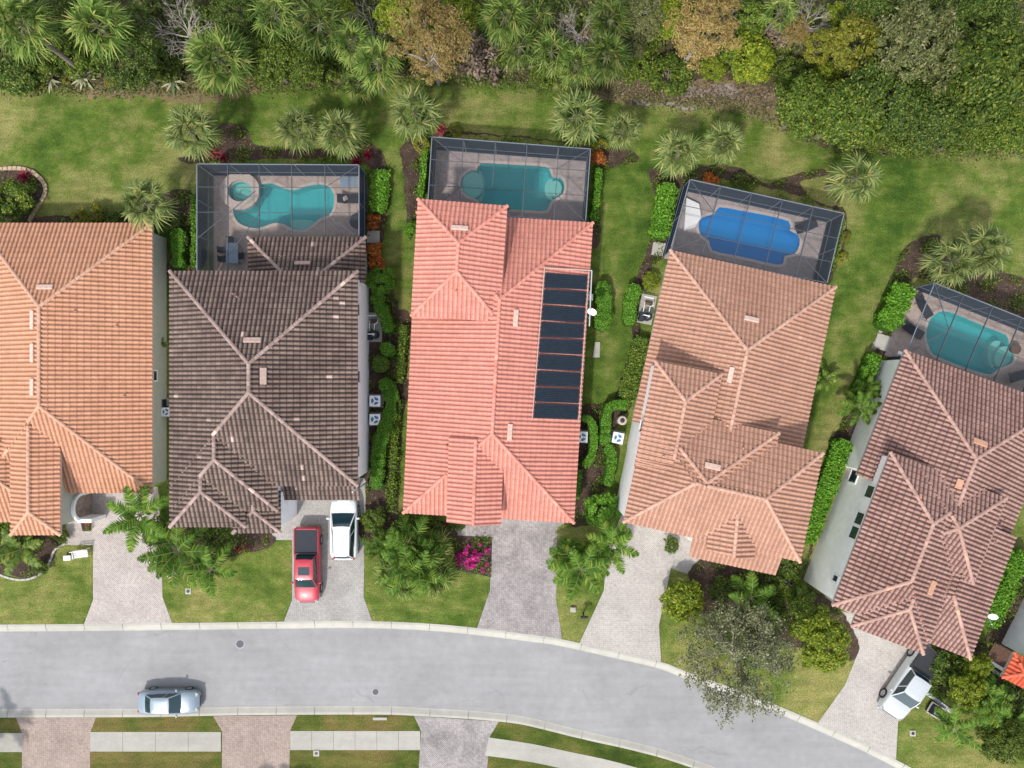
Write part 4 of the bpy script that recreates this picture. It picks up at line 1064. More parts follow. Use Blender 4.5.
PROTO = dict(
    fan=[fan_palm('fan_palm', 27, 2.2, 4.2, 'palm', 3), fan_palm('fan_palm', 24, 2.2, 4.2, 'palm', 4), fan_palm('fan_palm', 30, 2.2, 4.2, 'palm', 5, 18), fan_palm('fan_palm', 20, 2.2, 4.2, 'palm', 6, 14), fan_palm('fan_palm', 25, 2.2, 4.2, 'palm', 7, 13)],
    wild=[fan_palm('wild_fan_palm', 30, 2.5, 6.0, 'palmy', 11), fan_palm('wild_fan_palm', 26, 2.5, 6.0, 'palmy', 12), fan_palm('wild_fan_palm', 34, 2.5, 6.0, 'palmy', 13, 18), fan_palm('wild_fan_palm', 20, 2.5, 6.0, 'palmy', 14, 13), fan_palm('wild_fan_palm', 24, 2.5, 6.0, 'palmy', 17, 12)],
    lowfan=[fan_palm('saw_palmetto', 22, 1.6, 1.6, 'palmy', 15, 14), fan_palm('saw_palmetto', 26, 1.6, 1.6, 'palmy', 16, 14)],
    feather=[feather_palm('feather_palm', 9, 2.5, 3.2, 'feather', 21, .25, .06, 62, 5, 34), feather_palm('feather_palm', 11, 2.5, 3.2, 'feather', 22, .27, .06, 65, 0, 34), feather_palm('feather_palm', 8, 2.5, 3.2, 'feather', 23, .25, .065, 60, 5, 34)],
    clump=[feather_palm('clump_palm', 9, 2.2, 2.4, 'feather', 25, .30, .055, 75, 0, 22, 5), feather_palm('clump_palm', 8, 2.2, 2.4, 'feather', 26, .30, .055, 75, 0, 22, 4)],
    banana=[feather_palm('broad_leaf_plant', 9, 1.9, 1.4, 'hedge2', 28, .26, .12, 70, 0, 16)],
    dark=[broad('broadleaf_tree', 3.0, 5.5, 130, 105, .62, .215, 'dark', seed=s) for s in (31, 32)],
    mid=[broad('leafy_tree', 2.6, 5.0, 110, 100, .55, .205, 'mid', seed=s) for s in (33, 34)],
    light=[broad('yellow_green_tree', 2.0, 3.6, 85, 65, .45, .22, 'light', seed=s) for s in (35, 36)],
    yellow=[broad('golden_tree', 2.0, 5.0, 70, 60, .40, .24, 'yellow', seed=s, aspect=.35) for s in (37,)],
    rust=[broad('rusty_cypress', 2.6, 6.5, 90, 60, .46, .24, 'rust', 'bough', seed=s, aspect=.28, hollow=.35) for s in (38, 39)],
    olive=[broad('olive_tree', 3.2, 6.0, 120, 70, .55, .25, 'olive', 'bough', seed=s, aspect=.4) for s in (40,)],
    bush=[broad('leafy_bush', 1.5, 1.1, 60, 70, .42, .20, 'mid', seed=s, flat=.75, low=-.1) for s in (41, 42)],
    dbush=[broad('dark_bush', 1.5, 1.1, 60, 70, .42, .20, 'dark', seed=s, flat=.75, low=-.1) for s in (43, 44)],
    lbush=[broad('bright_bush', 1.4, 1.0, 60, 75, .40, .18, 'light', seed=s, flat=.8, low=-.1) for s in (45,)],
    gbush=[broad('green_bush', 1.2, .9, 55, 80, .34, .15, 'hedge', seed=s, flat=.8, low=-.1, hollow=.75) for s in (46,)],
    agave=[rosette('agave', 30, 1.15, .12, 'agave', s) for s in (51, 52)],
    succ=[rosette('succulent', 22, .75, .07, 'greyleaf', 53)],
    croton=[broad('croton', .8, .55, 38, 34, .24, .20, 'orange', seed=s, flat=.8, low=-.1, aspect=.4) for s in (54, 55)],
    cordy=[rosette('cordyline', 34, .95, .07, 'crimson', 56, 85, 0, .3, .3)],
    gold=[broad('golden_shrub', .8, .55, 34, 34, .24, .16, 'yellow', seed=57, flat=.8, low=-.1)],
    boug=[broad('bougainvillea', 1.25, .35, 46, 24, .20, .16, 'magenta', seed=58, flat=.4, low=-.05, aspect=.8, hollow=.05)],
    bare=[bare('bare_tree', 2.6, 6.0, 61, 'bough', 12), bare('bare_tree', 2.6, 6.0, 62, 'bough', 12)],
    twig=[bare('sparse_tree', 3.7, 5.6, 63, 'bough', 13, 'greyleaf', 13500, .16)],
    dead=[bare('dead_brush', 1.6, 1.6, 64, 'bough', 8, 'brown', 900, .35)],
)
KIND = dict(fan=('fan_palm', 'palm tree'), wild=('wild_fan_palm', 'palm tree'), lowfan=('young_fan_palm', 'palm'), feather=('feather_palm', 'palm tree'), clump=('clump_palm', 'palm'), banana=('broad_leaf_plant', 'plant'),
            dark=('broadleaf_tree', 'tree'), mid=('leafy_tree', 'tree'), light=('yellow_green_tree', 'tree'), yellow=('golden_tree', 'tree'), rust=('rusty_cypress', 'tree'), olive=('olive_tree', 'tree'),
            bush=('leafy_bush', 'bush'), dbush=('dark_bush', 'bush'), lbush=('bright_bush', 'bush'), gbush=('round_bush', 'bush'), agave=('agave', 'agave'), succ=('succulent', 'succulent'), croton=('croton', 'shrub'),
            cordy=('cordyline', 'shrub'), gold=('golden_shrub', 'shrub'), boug=('bougainvillea', 'flowering shrub'), bare=('bare_tree', 'tree'), twig=('sparse_tree', 'tree'), dead=('dead_brush', 'brushwood'))
PARTNAME = dict(crown='crown', trunk='trunk', stalk='leaf_stalks')
count = {}
def plant(kind, px, py, rpx, label, group=None, hz=None, var=None):
    """px,py = middle of the crown in the photo, rpx = its radius there"""
    rnd = random.Random(label); vs_ = PROTO[kind]; i = count.get(kind, 0); count[kind] = i + 1; pr = vs_[i % len(vs_)] if var is None else vs_[var]
    s = 1.0
    for _ in range(4):
        h = hz if hz is not None else pr['top'] * s
        s = M(rpx, h) / pr['R']
    zs = (hz / pr['top']) if hz is not None else s
    h = pr['top'] * zs
    p = P(px, py, h); name, cat = KIND[kind]
    o = thing(name, label, cat, (p.x, p.y, 0), rnd.uniform(0, 2 * PI), group, (s, s, zs * rnd.uniform(.94, 1.06)))
    if kind in ('fan', 'wild', 'lowfan', 'feather', 'clump'):     # palms lean: swing the tree about its head
        ax, ay = rnd.gauss(0, .10), rnd.gauss(0, .10); o.rotation_euler = (ax, ay, o.rotation_euler.z)
        top = o.rotation_euler.to_matrix() @ Vector((0, 0, h)); o.location = (p.x - top.x, p.y - top.y, -.05)
    for k in ('trunk', 'stalk', 'crown'):
        if k in pr:
            nm = PARTNAME[k]
            if kind in ('agave', 'succ', 'cordy'): nm = 'leaves'
            if kind in ('bare', 'dead') and k == 'trunk': nm = 'branches'
            link(nm, pr[k], o)
    return o
GP = 'palms on the back lawns'
for x, y, r, t in [
    (190, 130, 31, 'fan palm beside the red bed at the back left corner of the wavy pool cage'), (297, 127, 26, 'left one of the two touching fan palms behind the wavy pool cage'),
    (339, 132, 27, 'right one of the two touching fan palms behind the wavy pool cage'), (414, 112, 30, 'round headed fan palm on the lawn left of the narrow pool cage'),
    (578, 116, 31, 'pale fan palm at the back right corner of the narrow pool cage'), (623, 130, 21, 'small fan palm right beside the pale one near the narrow pool cage'),
    (679, 153, 27, 'fan palm at the back left corner of the blue pool cage'), (724, 142, 23, 'fan palm behind the blue pool cage, right of its neighbour'),
    (856, 178, 29, 'open headed fan palm on the lawn right of the blue pool cage'), (952, 262, 28, 'left head of the wide palm pair behind the rightmost pool cage'), (985, 250, 32, 'right head of the wide palm pair behind the rightmost pool cage'),
    (145, 203, 30, 'fan palm against the back corner of the apricot roofed house')]:
    plant('fan', x, y, r, t, GP)
GW = 'trees of the wood behind the lawns'
WOOD = [
    ('wild', 25, 27, 38, 'large wild palm with long yellowing stalks in the top left corner'), ('wild', 100, 28, 36, 'wild palm with long blades second from the top left corner'),
    ('dark', 125, 58, 30, 'fine leaved dark tree above the row of agaves'), ('dbush', 12, 76, 20, 'dark bush at the left edge below the corner palm'), ('bush', 75, 52, 20, 'green bush between the first two wild palms at top left'),
    ('dark', 62, 8, 26, 'dark tree at the top edge between the first two wild palms'), ('bare', 170, 14, 40, 'pinkish leafless tree at the top edge above the third agave'), ('bush', 163, 62, 17, 'yellowish bush behind the rightmost agave'),
    ('wild', 216, 55, 38, 'dense wild palm right of the leafless tree at top left'), ('dark', 232, 6, 26, 'dark tree at the top edge above the dense wild palm'), ('wild', 274, 14, 30, 'bright wild palm at the top edge left of the tall bush mass'),
    ('mid', 268, 56, 28, 'left half of the tall rounded bush mass at the wood edge'), ('mid', 298, 60, 25, 'right half of the tall rounded bush mass at the wood edge'), ('wild', 318, 22, 34, 'wild palm at the top edge left of the whitish bare tree'),
    ('bush', 322, 62, 18, 'low bush in the shade under the wild palm and whitish tree'), ('bare', 365, 16, 34, 'whitish bare tree at the top edge above drooping palms'), ('wild', 352, 42, 26, 'yellow green wild palm under the whitish bare tree'),
    ('wild', 378, 64, 30, 'drooping wild palm nearest the lawn left of the golden cypress'), ('lowfan', 360, 84, 20, 'young fan palm at the lawn edge below the drooping palm'), ('rust', 428, 26, 46, 'large golden brown cypress at the top edge left of centre'),
    ('light', 402, 18, 26, 'yellow green tree touching the left side of the golden cypress'), ('rust', 432, 56, 24, 'small orange cypress in front of the golden brown one'), ('dead', 478, 54, 24, 'heap of dead grey fronds right of the golden cypress'),
    ('wild', 505, 16, 30, 'blue green wild palm at the top edge right of the golden cypress'), ('wild', 520, 45, 25, 'yellowing wild palm in front of the blue green one'), ('lowfan', 508, 56, 16, 'young yellow fan palm above the dead fronds'),
    ('bare', 582, 16, 34, 'pinkish bare tree at the top edge above the central palms'), ('wild', 552, 50, 26, 'wild palm left of the central cluster below the pinkish bare tree'), ('wild', 577, 66, 24, 'wild palm nearest the lawn in the central cluster'),
    ('wild', 611, 20, 27, 'dark wild palm at the top edge right of the pinkish bare tree'), ('wild', 606, 57, 28, 'wild palm at the right end of the central cluster'), ('rust', 594, 36, 14, 'small rusty tree between the central palms'),
    ('bush', 545, 72, 14, 'low bush at the lawn edge under the central palms'), ('olive', 645, 14, 24, 'olive tree at the top edge left of the orange cypress'), ('light', 668, 16, 20, 'small yellow green tree touching the orange cypress'),
    ('rust', 706, 24, 38, 'orange cypress with visible trunk at the top edge right of centre'), ('rust', 722, 8, 26, 'second orange cypress head at the very top edge'), ('lbush', 757, 58, 25, 'bright green round bush beside the dry clearing'), ('lbush', 716, 66, 13, 'small bright bush left of the round one by the clearing'),
    ('bush', 672, 72, 20, 'low green bush on the clearing left of the gravel'), ('bush', 640, 66, 17, 'low bush right of the central palms on the clearing'), ('wild', 782, 10, 22, 'bluish wild palm at the top edge above the bright round bush'), ('dead', 776, 34, 16, 'heap of dead fronds behind the bright round bush'),
    ('bare', 818, 10, 28, 'brown bare tree at the top edge left of the golden tree'), ('yellow', 856, 38, 30, 'bright golden leaved tree right of the brown bare tree'), ('yellow', 822, 44, 18, 'smaller yellow green tree left of the bright golden one'),
    ('dead', 850, 66, 20, 'tangle of grey twigs below the golden tree'), ('dark', 880, 12, 28, 'dark tree at the top edge right of the golden tree'), ('olive', 928, 40, 48, 'broad olive tree with tan tips at top right'),
    ('mid', 810, 102, 32, 'left end of the thick green tangle by the lawn at right'), ('mid', 852, 108, 38, 'green mass below the twig tangle at right'), ('dark', 892, 100, 38, 'dark green mass in the middle of the right hand wood'),
    ('mid', 905, 128, 28, 'green mass nearest the lawn above the open headed palm'), ('dark', 938, 116, 36, 'dark tree below the broad olive tree'), ('light', 826, 78, 16, 'light green bush on top of the green tangle'),
    ('dark', 975, 96, 34, 'dark tree left of the big tree at the right edge'), ('mid', 1004, 66, 48, 'big bright topped tree at the right edge of the wood'), ('dark', 992, 16, 34, 'dark tree in the top right corner'),
    ('mid', 968, 134, 22, 'small green tree at the lawn edge near the right corner'), ('mid', 1010, 126, 28, 'green tree at the lawn edge in the right corner'), ('mid', 870, 136, 18, 'small leafy mass at the lawn edge below the green tangle'),
    ('bush', 42, 62, 15, 'small green bush under the corner palm near the first agave'), ('lowfan', 140, 20, 20, 'low fan fronds left of the pinkish leafless tree'), ('bush', 195, 20, 20, 'green bush at the top edge right of the pinkish leafless tree'),
    ('lowfan', 245, 45, 18, 'low fan fronds between the dense wild palm and the tall bush mass'), ('light', 340, 12, 18, 'yellow green tree at the top edge left of the whitish bare tree'), ('lowfan', 338, 68, 15, 'low fan fronds in the shade below the yellow green wild palm'),
    ('mid', 390, 40, 18, 'leafy tree between the drooping palm and the golden cypress'), ('light', 462, 12, 20, 'yellow green tree on the right side of the golden cypress'), ('wild', 535, 16, 24, 'wild palm at the top edge left of the pinkish bare tree'), ('bush', 488, 40, 13, 'low green bush behind the dead fronds'),
    ('lowfan', 560, 78, 13, 'young fan palm at the lawn edge below the central cluster'), ('lowfan', 592, 76, 13, 'small fan fronds at the right foot of the central cluster'), ('olive', 630, 40, 18, 'olive bush in the gap right of the central palms'), ('bush', 752, 18, 18, 'green bush at the top edge right of the orange cypress'),
    ('rust', 796, 30, 16, 'small rusty tree left of the brown bare tree'), ('light', 840, 16, 16, 'yellow green tree between the brown bare tree and the golden one'), ('mid', 905, 68, 24, 'green tree between the golden tree and the broad olive one'), ('bush', 790, 74, 14, 'small bush at the left end of the green tangle'),
    ('light', 1008, 50, 20, 'yellow green crown catching the light on the big tree at the right edge'), ('light', 985, 110, 14, 'small yellow green crown among the dark trees at right'), ('light', 880, 92, 12, 'small yellow green crown rising out of the green tangle'), ('rust', 950, 22, 18, 'tan crown at the upper side of the broad olive tree'),
    ('dark', 960, 6, 28, 'dark tree at the top edge above the broad olive tree'),
]
for k, x, y, r, t in WOOD: plant(k, x, y, r, t, GW)
for x, r, t in ((50, 15, 'leftmost of the four pale agaves along the wood edge'), (83, 17, 'second pale agave from the left along the wood edge'), (123, 13, 'smallest pale agave, half hidden under the dark tree'), (173, 17, 'rightmost pale agave, standing alone at the wood edge')):
    plant('agave', x, 78 if x not in (50, 173) else 81, r, t, 'agaves along the wood edge')
for x, y, r, t in ((38, 85, 6, 'yellow weeds left of the first agave'), (67, 79, 5, 'yellow weeds between the first two agaves'), (110, 81, 6, 'yellow weeds between the second and third agaves'), (205, 82, 9, 'yellowish weeds under the dense wild palm')):
    plant('gold', x, y, r, t, 'weeds along the wood edge')
# fallen limb and leaning trunk on the clearing
mb = MB(); mb.tube([P(632, 70, .1), P(640, 62, .25), P(652, 59, .3)], [.11, .10, .07], 6); tag(mb.build('fallen_branch', MAT['bough'], smooth=True), 'pale fallen branch lying on the clearing right of the central palms', 'branch')
mb = MB(); mb.tube([P(680, 51, 0), P(688, 36, 1.8), P(694, 24, 4.2)], [.26, .22, .16], 8); tag(mb.build('leaning_trunk', MAT['bough'], smooth=True), 'grey leaning tree trunk beside the orange cypress', 'tree trunk')
# undergrowth that fills the wood between the trees
rs = np.random.default_rng(77); Vs, Fs, off = [], [], 0
n = 42000; px = rs.uniform(-60, 1084, n); lim = np.interp(px, [-60, 300, 480, 620, 700, 770, 800, 860, 1084], [80, 78, 70, 76, 74, 70, 128, 144, 148]); py = rs.uniform(-60, 1, n) ; py = -50 + (lim + 50) * np.sqrt(rs.uniform(0, 1, n))
keep = (np.sin(px * .09) + np.sin(py * .17 + px * .05) + rs.normal(0, .7, n)) > -.35
px, py = px[keep], py[keep]; hh = np.abs(rs.normal(0, .45, len(px))) + .05
V, Fq = leaf_quads(np.stack([(px - CX) / F * (H - hh), (CY - py) / F * (H - hh), hh], 1), np.tile([0, 0, 1.0], (len(px), 1)), .34, .5, .6, rs=rs)
tag(link('undergrowth', npmesh('undergrowth', V, Fq, LEAF['olive'])), kind='stuff')
# waist high scrub that closes the gaps under the trees, and weeds straggling out on to the dry edge
n = 60000; px = rs.uniform(-60, 1084, n); lim = np.interp(px, [-60, 30, 40, 190, 200, 300, 480, 600, 640, 760, 790, 860, 1084], [74, 74, 64, 64, 72, 72, 64, 68, 62, 60, 96, 110, 116]); py = -50 + (lim + 50) * np.sqrt(rs.uniform(0, 1, n))
mound = np.clip(np.sin(px * .11) * np.sin(py * .13 + px * .031) + .6 * np.sin(px * .047 + 1.3) * np.sin(py * .071), -1, 1)
keep = mound + rs.normal(0, .35, n) > -.15; px, py, mound = px[keep], py[keep], mound[keep]
hh = np.clip((mound + .4) * 1.3, .1, 2) * rs.uniform(.7, 1.05, len(px))
V, Fq = leaf_quads(np.stack([(px - CX) / F * (H - hh), (CY - py) / F * (H - hh), hh], 1), np.tile([0, 0, 1.0], (len(px), 1)), .26, .5, .7, rs=rs)
tag(link('scrub', npmesh('scrub', V, Fq, LEAF['mid'])), kind='stuff')
n = 9000; px = rs.uniform(-40, 1060, n); edge = np.interp(px, [-60, 80, 160, 280, 440, 520, 600, 650, 740, 780, 830, 900, 1084], [86, 88, 88, 86, 78, 82, 90, 100, 108, 122, 144, 150, 152])
py = edge + rs.normal(0, 5.5, n) - 1; hh = np.abs(rs.normal(0, .12, n)) + .02
V, Fq = leaf_quads(np.stack([(px - CX) / F * (H - hh), (CY - py) / F * (H - hh), hh], 1), np.tile([0, 0, 1.0], (n, 1)), .22, .4, .8, rs=rs)
tag(link('weeds', npmesh('weeds', V, Fq, LEAF['olive'])), kind='stuff')
n = 2600; px = rs.uniform(600, 780, n); py = 92 + rs.normal(0, 7, n) + (px - 690) * .06; hh = np.abs(rs.normal(0, .08, n)) + .03
V, Fq = leaf_quads(np.stack([(px - CX) / F * (H - hh), (CY - py) / F * (H - hh), hh], 1), np.tile([0, 0, 1.0], (n, 1)), .22, .4, .8, rs=rs)
tag(link('dry_weeds', npmesh('dry_weeds', V, Fq, LEAF['brown'])), kind='stuff')
# low ground cover and fallen leaves in the planting beds
def inside(poly, x, y):
    r = np.zeros(len(x), bool); n = len(poly)
    for i in range(n):
        (x0, y0), (x1, y1) = poly[i], poly[(i + 1) % n]
        if y0 == y1: continue
        c = ((y0 > y) != (y1 > y)) & (x < (x1 - x0) * (y - y0) / (y1 - y0) + x0); r ^= c
    return r
gx, gy, lx, ly = [], [], [], []
for b in BEDS:
    xs, ys = [q[0] for q in b], [q[1] for q in b]; A = (max(xs) - min(xs)) * (max(ys) - min(ys)); n = int(A * 1.1)
    x, y = rs.uniform(min(xs), max(xs), n), rs.uniform(min(ys), max(ys), n); k = inside(b, x, y); x, y = x[k], y[k]
    pat = np.sin(x * .21 + 1) + np.sin(y * .24 + x * .06) + rs.normal(0, .45, len(x))
    gx.append(x[pat > .55]); gy.append(y[pat > .55]); q = (pat <= .55) & (rs.random(len(x)) < .12); lx.append(x[q]); ly.append(y[q])
for nm, x, y, hm, sz, lf in (('ground_cover', np.concatenate(gx), np.concatenate(gy), .16, .15, 'mid'), ('fallen_leaves', np.concatenate(lx), np.concatenate(ly), .01, .10, 'brown')):
    hh = np.abs(rs.normal(0, hm, len(x))) + .10
    V, Fq = leaf_quads(np.stack([(x - CX) / F * (H - hh), (CY - y) / F * (H - hh), hh], 1), np.tile([0, 0, 1.0], (len(x), 1)), sz, .5, .5, rs=rs)
    tag(link(nm, npmesh(nm, V, Fq, LEAF[lf])), kind='stuff')
# ---- garden plants
GF = 'palms in the front gardens'
for k, x, y, r, t in [
    ('feather', 140, 515, 38, 'tallest feather palm, leaning over the left driveway'), ('feather', 178, 551, 38, 'feather palm in the middle of the group left of the red pickup lawn'), ('feather', 210, 570, 32, 'feather palm nearest the street in front of the umber house'),
    ('feather', 581, 570, 36, 'feather palm on the strip between the coral and clay house driveways'), ('feather', 612, 545, 30, 'feather palm spreading over the clay house driveway'), ('clump', 571, 562, 24, 'low clump of palm stems on the strip between two driveways'),
    ('feather', 752, 598, 34, 'large feather palm in the bed before the clay house'), ('banana', 800, 601, 19, 'light green fern palm near the corner of the brown roofed house'),
    ('clump', 414, 562, 34, 'dense palm thicket on the lawn before the coral house'), ('clump', 402, 552, 26, 'left part of the palm thicket before the coral house'), ('clump', 385, 545, 19, 'palm clump beside the white car'), ('lowfan', 436, 575, 24, 'low fan fronds on the right side of the palm thicket'), ('lowfan', 405, 582, 22, 'low fan fronds at the street side of the palm thicket'), ('lowfan', 433, 548, 22, 'low fan fronds at the house side of the palm thicket'),
    ('feather', 858, 407, 24, 'feather palm against the left wall of the brown roofed house'), ('feather', 868, 390, 16, 'small feather palm just behind the wall palm'), ('banana', 826, 379, 14, 'small broad leaved plant at the right eave of the clay house'),
    ('feather', 955, 728, 30, 'feather palm on the lawn right of the white pickup'), ('clump', 985, 700, 26, 'green palm clump among the shrubs at the lower right'), ('feather', 1012, 722, 22, 'feather palm at the lower right edge'),
    ('lowfan', 414, 560, 34, 'broad fan crown in the heart of the palm thicket before the coral house'), ('lowfan', 392, 572, 22, 'low fan fronds on the left side of the palm thicket'), ('banana', 425, 566, 26, 'broad leaved plant in the middle of the palm thicket'),
    ('feather', -42, 775, 34, 'palm beyond the lower left edge, its shadow falling on the street'), ('feather', 250, 838, 34, 'palm beyond the lower edge, its shadow falling on a driveway'),
    ('banana', 22, 549, 30, 'broad leaved clump in the bed before the apricot house'), ('banana', 160, 345, 10, 'small plant in the gap beside the apricot house wall')]:
    plant(k, x, y, r, t, GF)
for k, x, y, r, t in [
    ('twig', 748, 672, 60, 'large sparse grey green tree overhanging the street'), ('light', 826, 645, 30, 'yellow flowering tree beside the light paved driveway'), ('lbush', 685, 598, 21, 'round yellow green bush right of the clay house driveway'),
    ('mid', 812, 622, 22, 'dark green tree above the yellow flowering one'), ('light', 968, 690, 17, 'yellow green tree among the shrubs right of the white pickup'), ('light', 981, 668, 14, 'yellow shrub by the corner of the brown roofed house'), ('dbush', 945, 668, 17, 'green bush under the front eave of the brown roofed house'),
    ('dbush', 1008, 702, 20, 'dark bush below the scarlet porch roof'), ('bush', 1000, 742, 20, 'bush beside pink flowers at the lower right edge'), ('bush', 940, 682, 13, 'small bush beside the bonnet side of the white pickup'), ('mid', 1014, 745, 20, 'leafy tree in the lower right corner'),
    ('gbush', 603, 513, 17, 'round clipped bush at the end of the path between coral and clay houses'), ('gbush', 381, 280, 13, 'round bright bush beside the umber house corner'), ('gbush', 411, 230, 8, 'small bright bush tucked against the coral house'), ('lbush', 650, 279, 9, 'round yellow green bush beside the pool pump of the clay house'),
    ('dbush', 176, 240, 9, 'dark bush beside the apricot house back corner'), ('dbush', 168, 222, 11, 'dark bush under the fan palm by the apricot house'), ('dbush', 762, 578, 20, 'dark round shrub under the feather palm before the clay house'), ('dbush', 672, 546, 8, 'dark green bush in the notch of the clay house porch'),
    ('dbush', 725, 590, 13, 'tall narrow dark shrub before the clay house porch'), ('dbush', 408, 528, 15, 'dark shrub under the left front eave of the coral house'), ('bush', 372, 520, 12, 'loose shrub behind the white car'), ('dbush', 432, 530, 12, 'shrub against the coral house front wall'),
    ('dbush', 218, 540, 16, 'dark shrub against the front wall of the umber house'), ('bush', 12, 195, 17, 'leafy bush inside the stone edged bed'), ('dbush', 5, 212, 16, 'dark bush at the left edge inside the stone edged bed'), ('dbush', 155, 535, 14, 'speckled dark shrub beside the left driveway'), ('bush', 15, 530, 18, 'green bush under the left eave of the apricot house'),
    ('dbush', 792, 560, 14, 'dark bush at the right front corner of the clay house'), ('bush', 790, 588, 13, 'green shrub beside the downpipe of the clay house'), ('dbush', 770, 615, 16, 'dark undershrub below the large feather palm'), ('dbush', 110, 219, 9, 'low dark bush along the apricot house back eave'),
    ('dbush', 40, 568, 8, 'grey green bush at the edging before the apricot house'), ('bush', 62, 536, 7, 'small bush at the walk of the apricot house'), ('dbush', 738, 183, 9, 'dark bush behind the blue pool cage'), ('dbush', 460, 525, 6, 'small pale flowered bush at the coral house walk')]:
    plant(k, x, y, r, t, 'garden shrubs and trees')
for k, x, y, r, t in [
    ('cordy', 212, 152, 11, 'crimson plant at the back left of the wavy pool cage'), ('cordy', 224, 158, 8, 'smaller crimson plant right of the first behind the wavy pool cage'), ('cordy', 357, 162, 10, 'crimson plant at the back right corner of the wavy pool cage'), ('cordy', 368, 155, 9, 'second crimson plant near the right corner of the wavy pool cage'),
    ('cordy', 441, 130, 9, 'crimson plant at the back left corner of the narrow pool cage'), ('cordy', 25, 177, 11, 'crimson plant inside the stone edged bed'), ('succ', 22, 190, 9, 'blue green rosette plant inside the stone edged bed'),
    ('gold', 421, 144, 9, 'golden shrub under the round headed palm'), ('gold', 455, 130, 6, 'yellowish shrub right of the crimson plant by the narrow cage'), ('gold', 92, 213, 11, 'golden shrub behind the apricot roofed house'), ('gold', 78, 216, 7, 'small golden shrub left of the bigger one behind the apricot house'),
    ('croton', 372, 221, 8, 'orange shrub above the concrete pad of the wavy pool cage'), ('croton', 375, 249, 10, 'red shrub just below the concrete pad by the umber house'), ('croton', 376, 261, 8, 'dark red shrub touching the round bright bush'), ('croton', 599, 156, 10, 'red and orange shrub right of the narrow pool cage'), ('gold', 600, 146, 7, 'golden shrub above the red one by the narrow cage'),
    ('croton', 711, 181, 8, 'orange shrub behind the blue pool cage'), ('boug', 474, 559, 17, 'magenta flowering shrub left of the coral house driveway'), ('cordy', 238, 549, 7, 'pink flowering plant before the umber house porch'), ('boug', 248, 548, 5, 'small magenta plant before the umber house porch'),
    ('boug', 997, 734, 7, 'small pink flowering shrub at the lower right'), ('gold', 425, 533, 10, 'golden bromeliad patch above the palm thicket'), ('cordy', 206, 531, 6, 'red leaved plant under the umber house front eave'), ('gold', 842, 258, 6, 'yellowish plant right of the blue pool cage'), ('gold', 846, 236, 5, 'small yellowish plant at the right back of the blue pool cage'), ('croton', 87, 522, 4, 'reddish plant in the square planter by the entry arch')]:
    plant(k, x, y, r, t, 'flowering garden plants')
# ---- clipped hedges
def hedge(px, wpx, h, label, leaf='hedge', loose=False, group='clipped hedges along the house walls', dens=330):
    rs = np.random.default_rng(int(px[0][0] * 7 + px[0][1]))
    line = smooth_poly(px, 4, False) if len(px) > 2 else px
    pts = [P(x, y, h) for x, y in line]; res = [pts[0]]
    for p in pts[1:]:
        while (p - res[-1]).length > .25: res.append(res[-1] + (p - res[-1]).normalized() * .25)
    if len(res) < 3: res.append(pts[-1])
    w = M(wpx, h) / 2; o = res[0].copy(); o.z = 0
    prof = [(-.95, .0), (-1.0, .35), (-1.0, .82), (-.82, .97), (-.4, 1.0), (0, .99), (.4, 1.0), (.82, .97), (1.0, .82), (1.0, .35), (.95, 0)]
    N = len(res); rings = []
    for i, p in enumerate(res):
        t = (res[min(i + 1, N - 1)] - res[max(i - 1, 0)]); t.z = 0; t.normalize(); s = Vector((-t.y, t.x, 0))
        e = min(i, N - 1 - i) * .25; k = max(0, 1 - (1 - min(1, (e + .10) / w)) ** 3) ** .6 * (1 + .07 * math.sin(i * 1.3) + .05 * math.sin(i * .47 + w) + rs.normal(0, .05))
        hk = h * (.80 + .20 * min(1, k)) * (1 + rs.normal(0, .05))
        rings.append([Vector((p.x, p.y, 0)) - o + s * (a * w * k) + Vector((0, 0, b * hk)) for a, b in prof])
    mb = MB(); mb.loft(rings, True, False)
    root = thing('hedge', label, 'hedge', o, 0, group)
    core = mb.build('branch_core', MAT['hedge_core'], root, smooth=True)
    P_, N_ = [], []
    for f in mb.f:
        q = [np.array(mb.v[k]) for k in f[:4]]
        if len(f) != 4: continue
        nr = np.cross(q[2] - q[0], q[3] - q[1]); A = np.linalg.norm(nr) / 2; nr = nr / (2 * A + 1e-9)
        if nr[2] < 0 and abs(nr[2]) > .5: nr = -nr
        m = rs.poisson(A * dens)
        for _ in range(m):
            u, v = rs.random(2); p = (q[0] * (1 - u) + q[1] * u) * (1 - v) + (q[3] * (1 - u) + q[2] * u) * v
            P_.append(p + nr * abs(rs.normal(0, .10 if loose else .045))); N_.append(nr + np.array([0, 0, .6]))
    V, Fq = leaf_quads(P_, N_, .17 if loose else .10, .6, .8 if loose else .5, rs=rs)
    link('foliage', npmesh('hedge_foliage', V, Fq, LEAF[leaf]), root)
MAT['hedge_core'] = mat_plain('hedge inner twigs', (.03, .09, .010), .9, 0, .1, .3, 12)
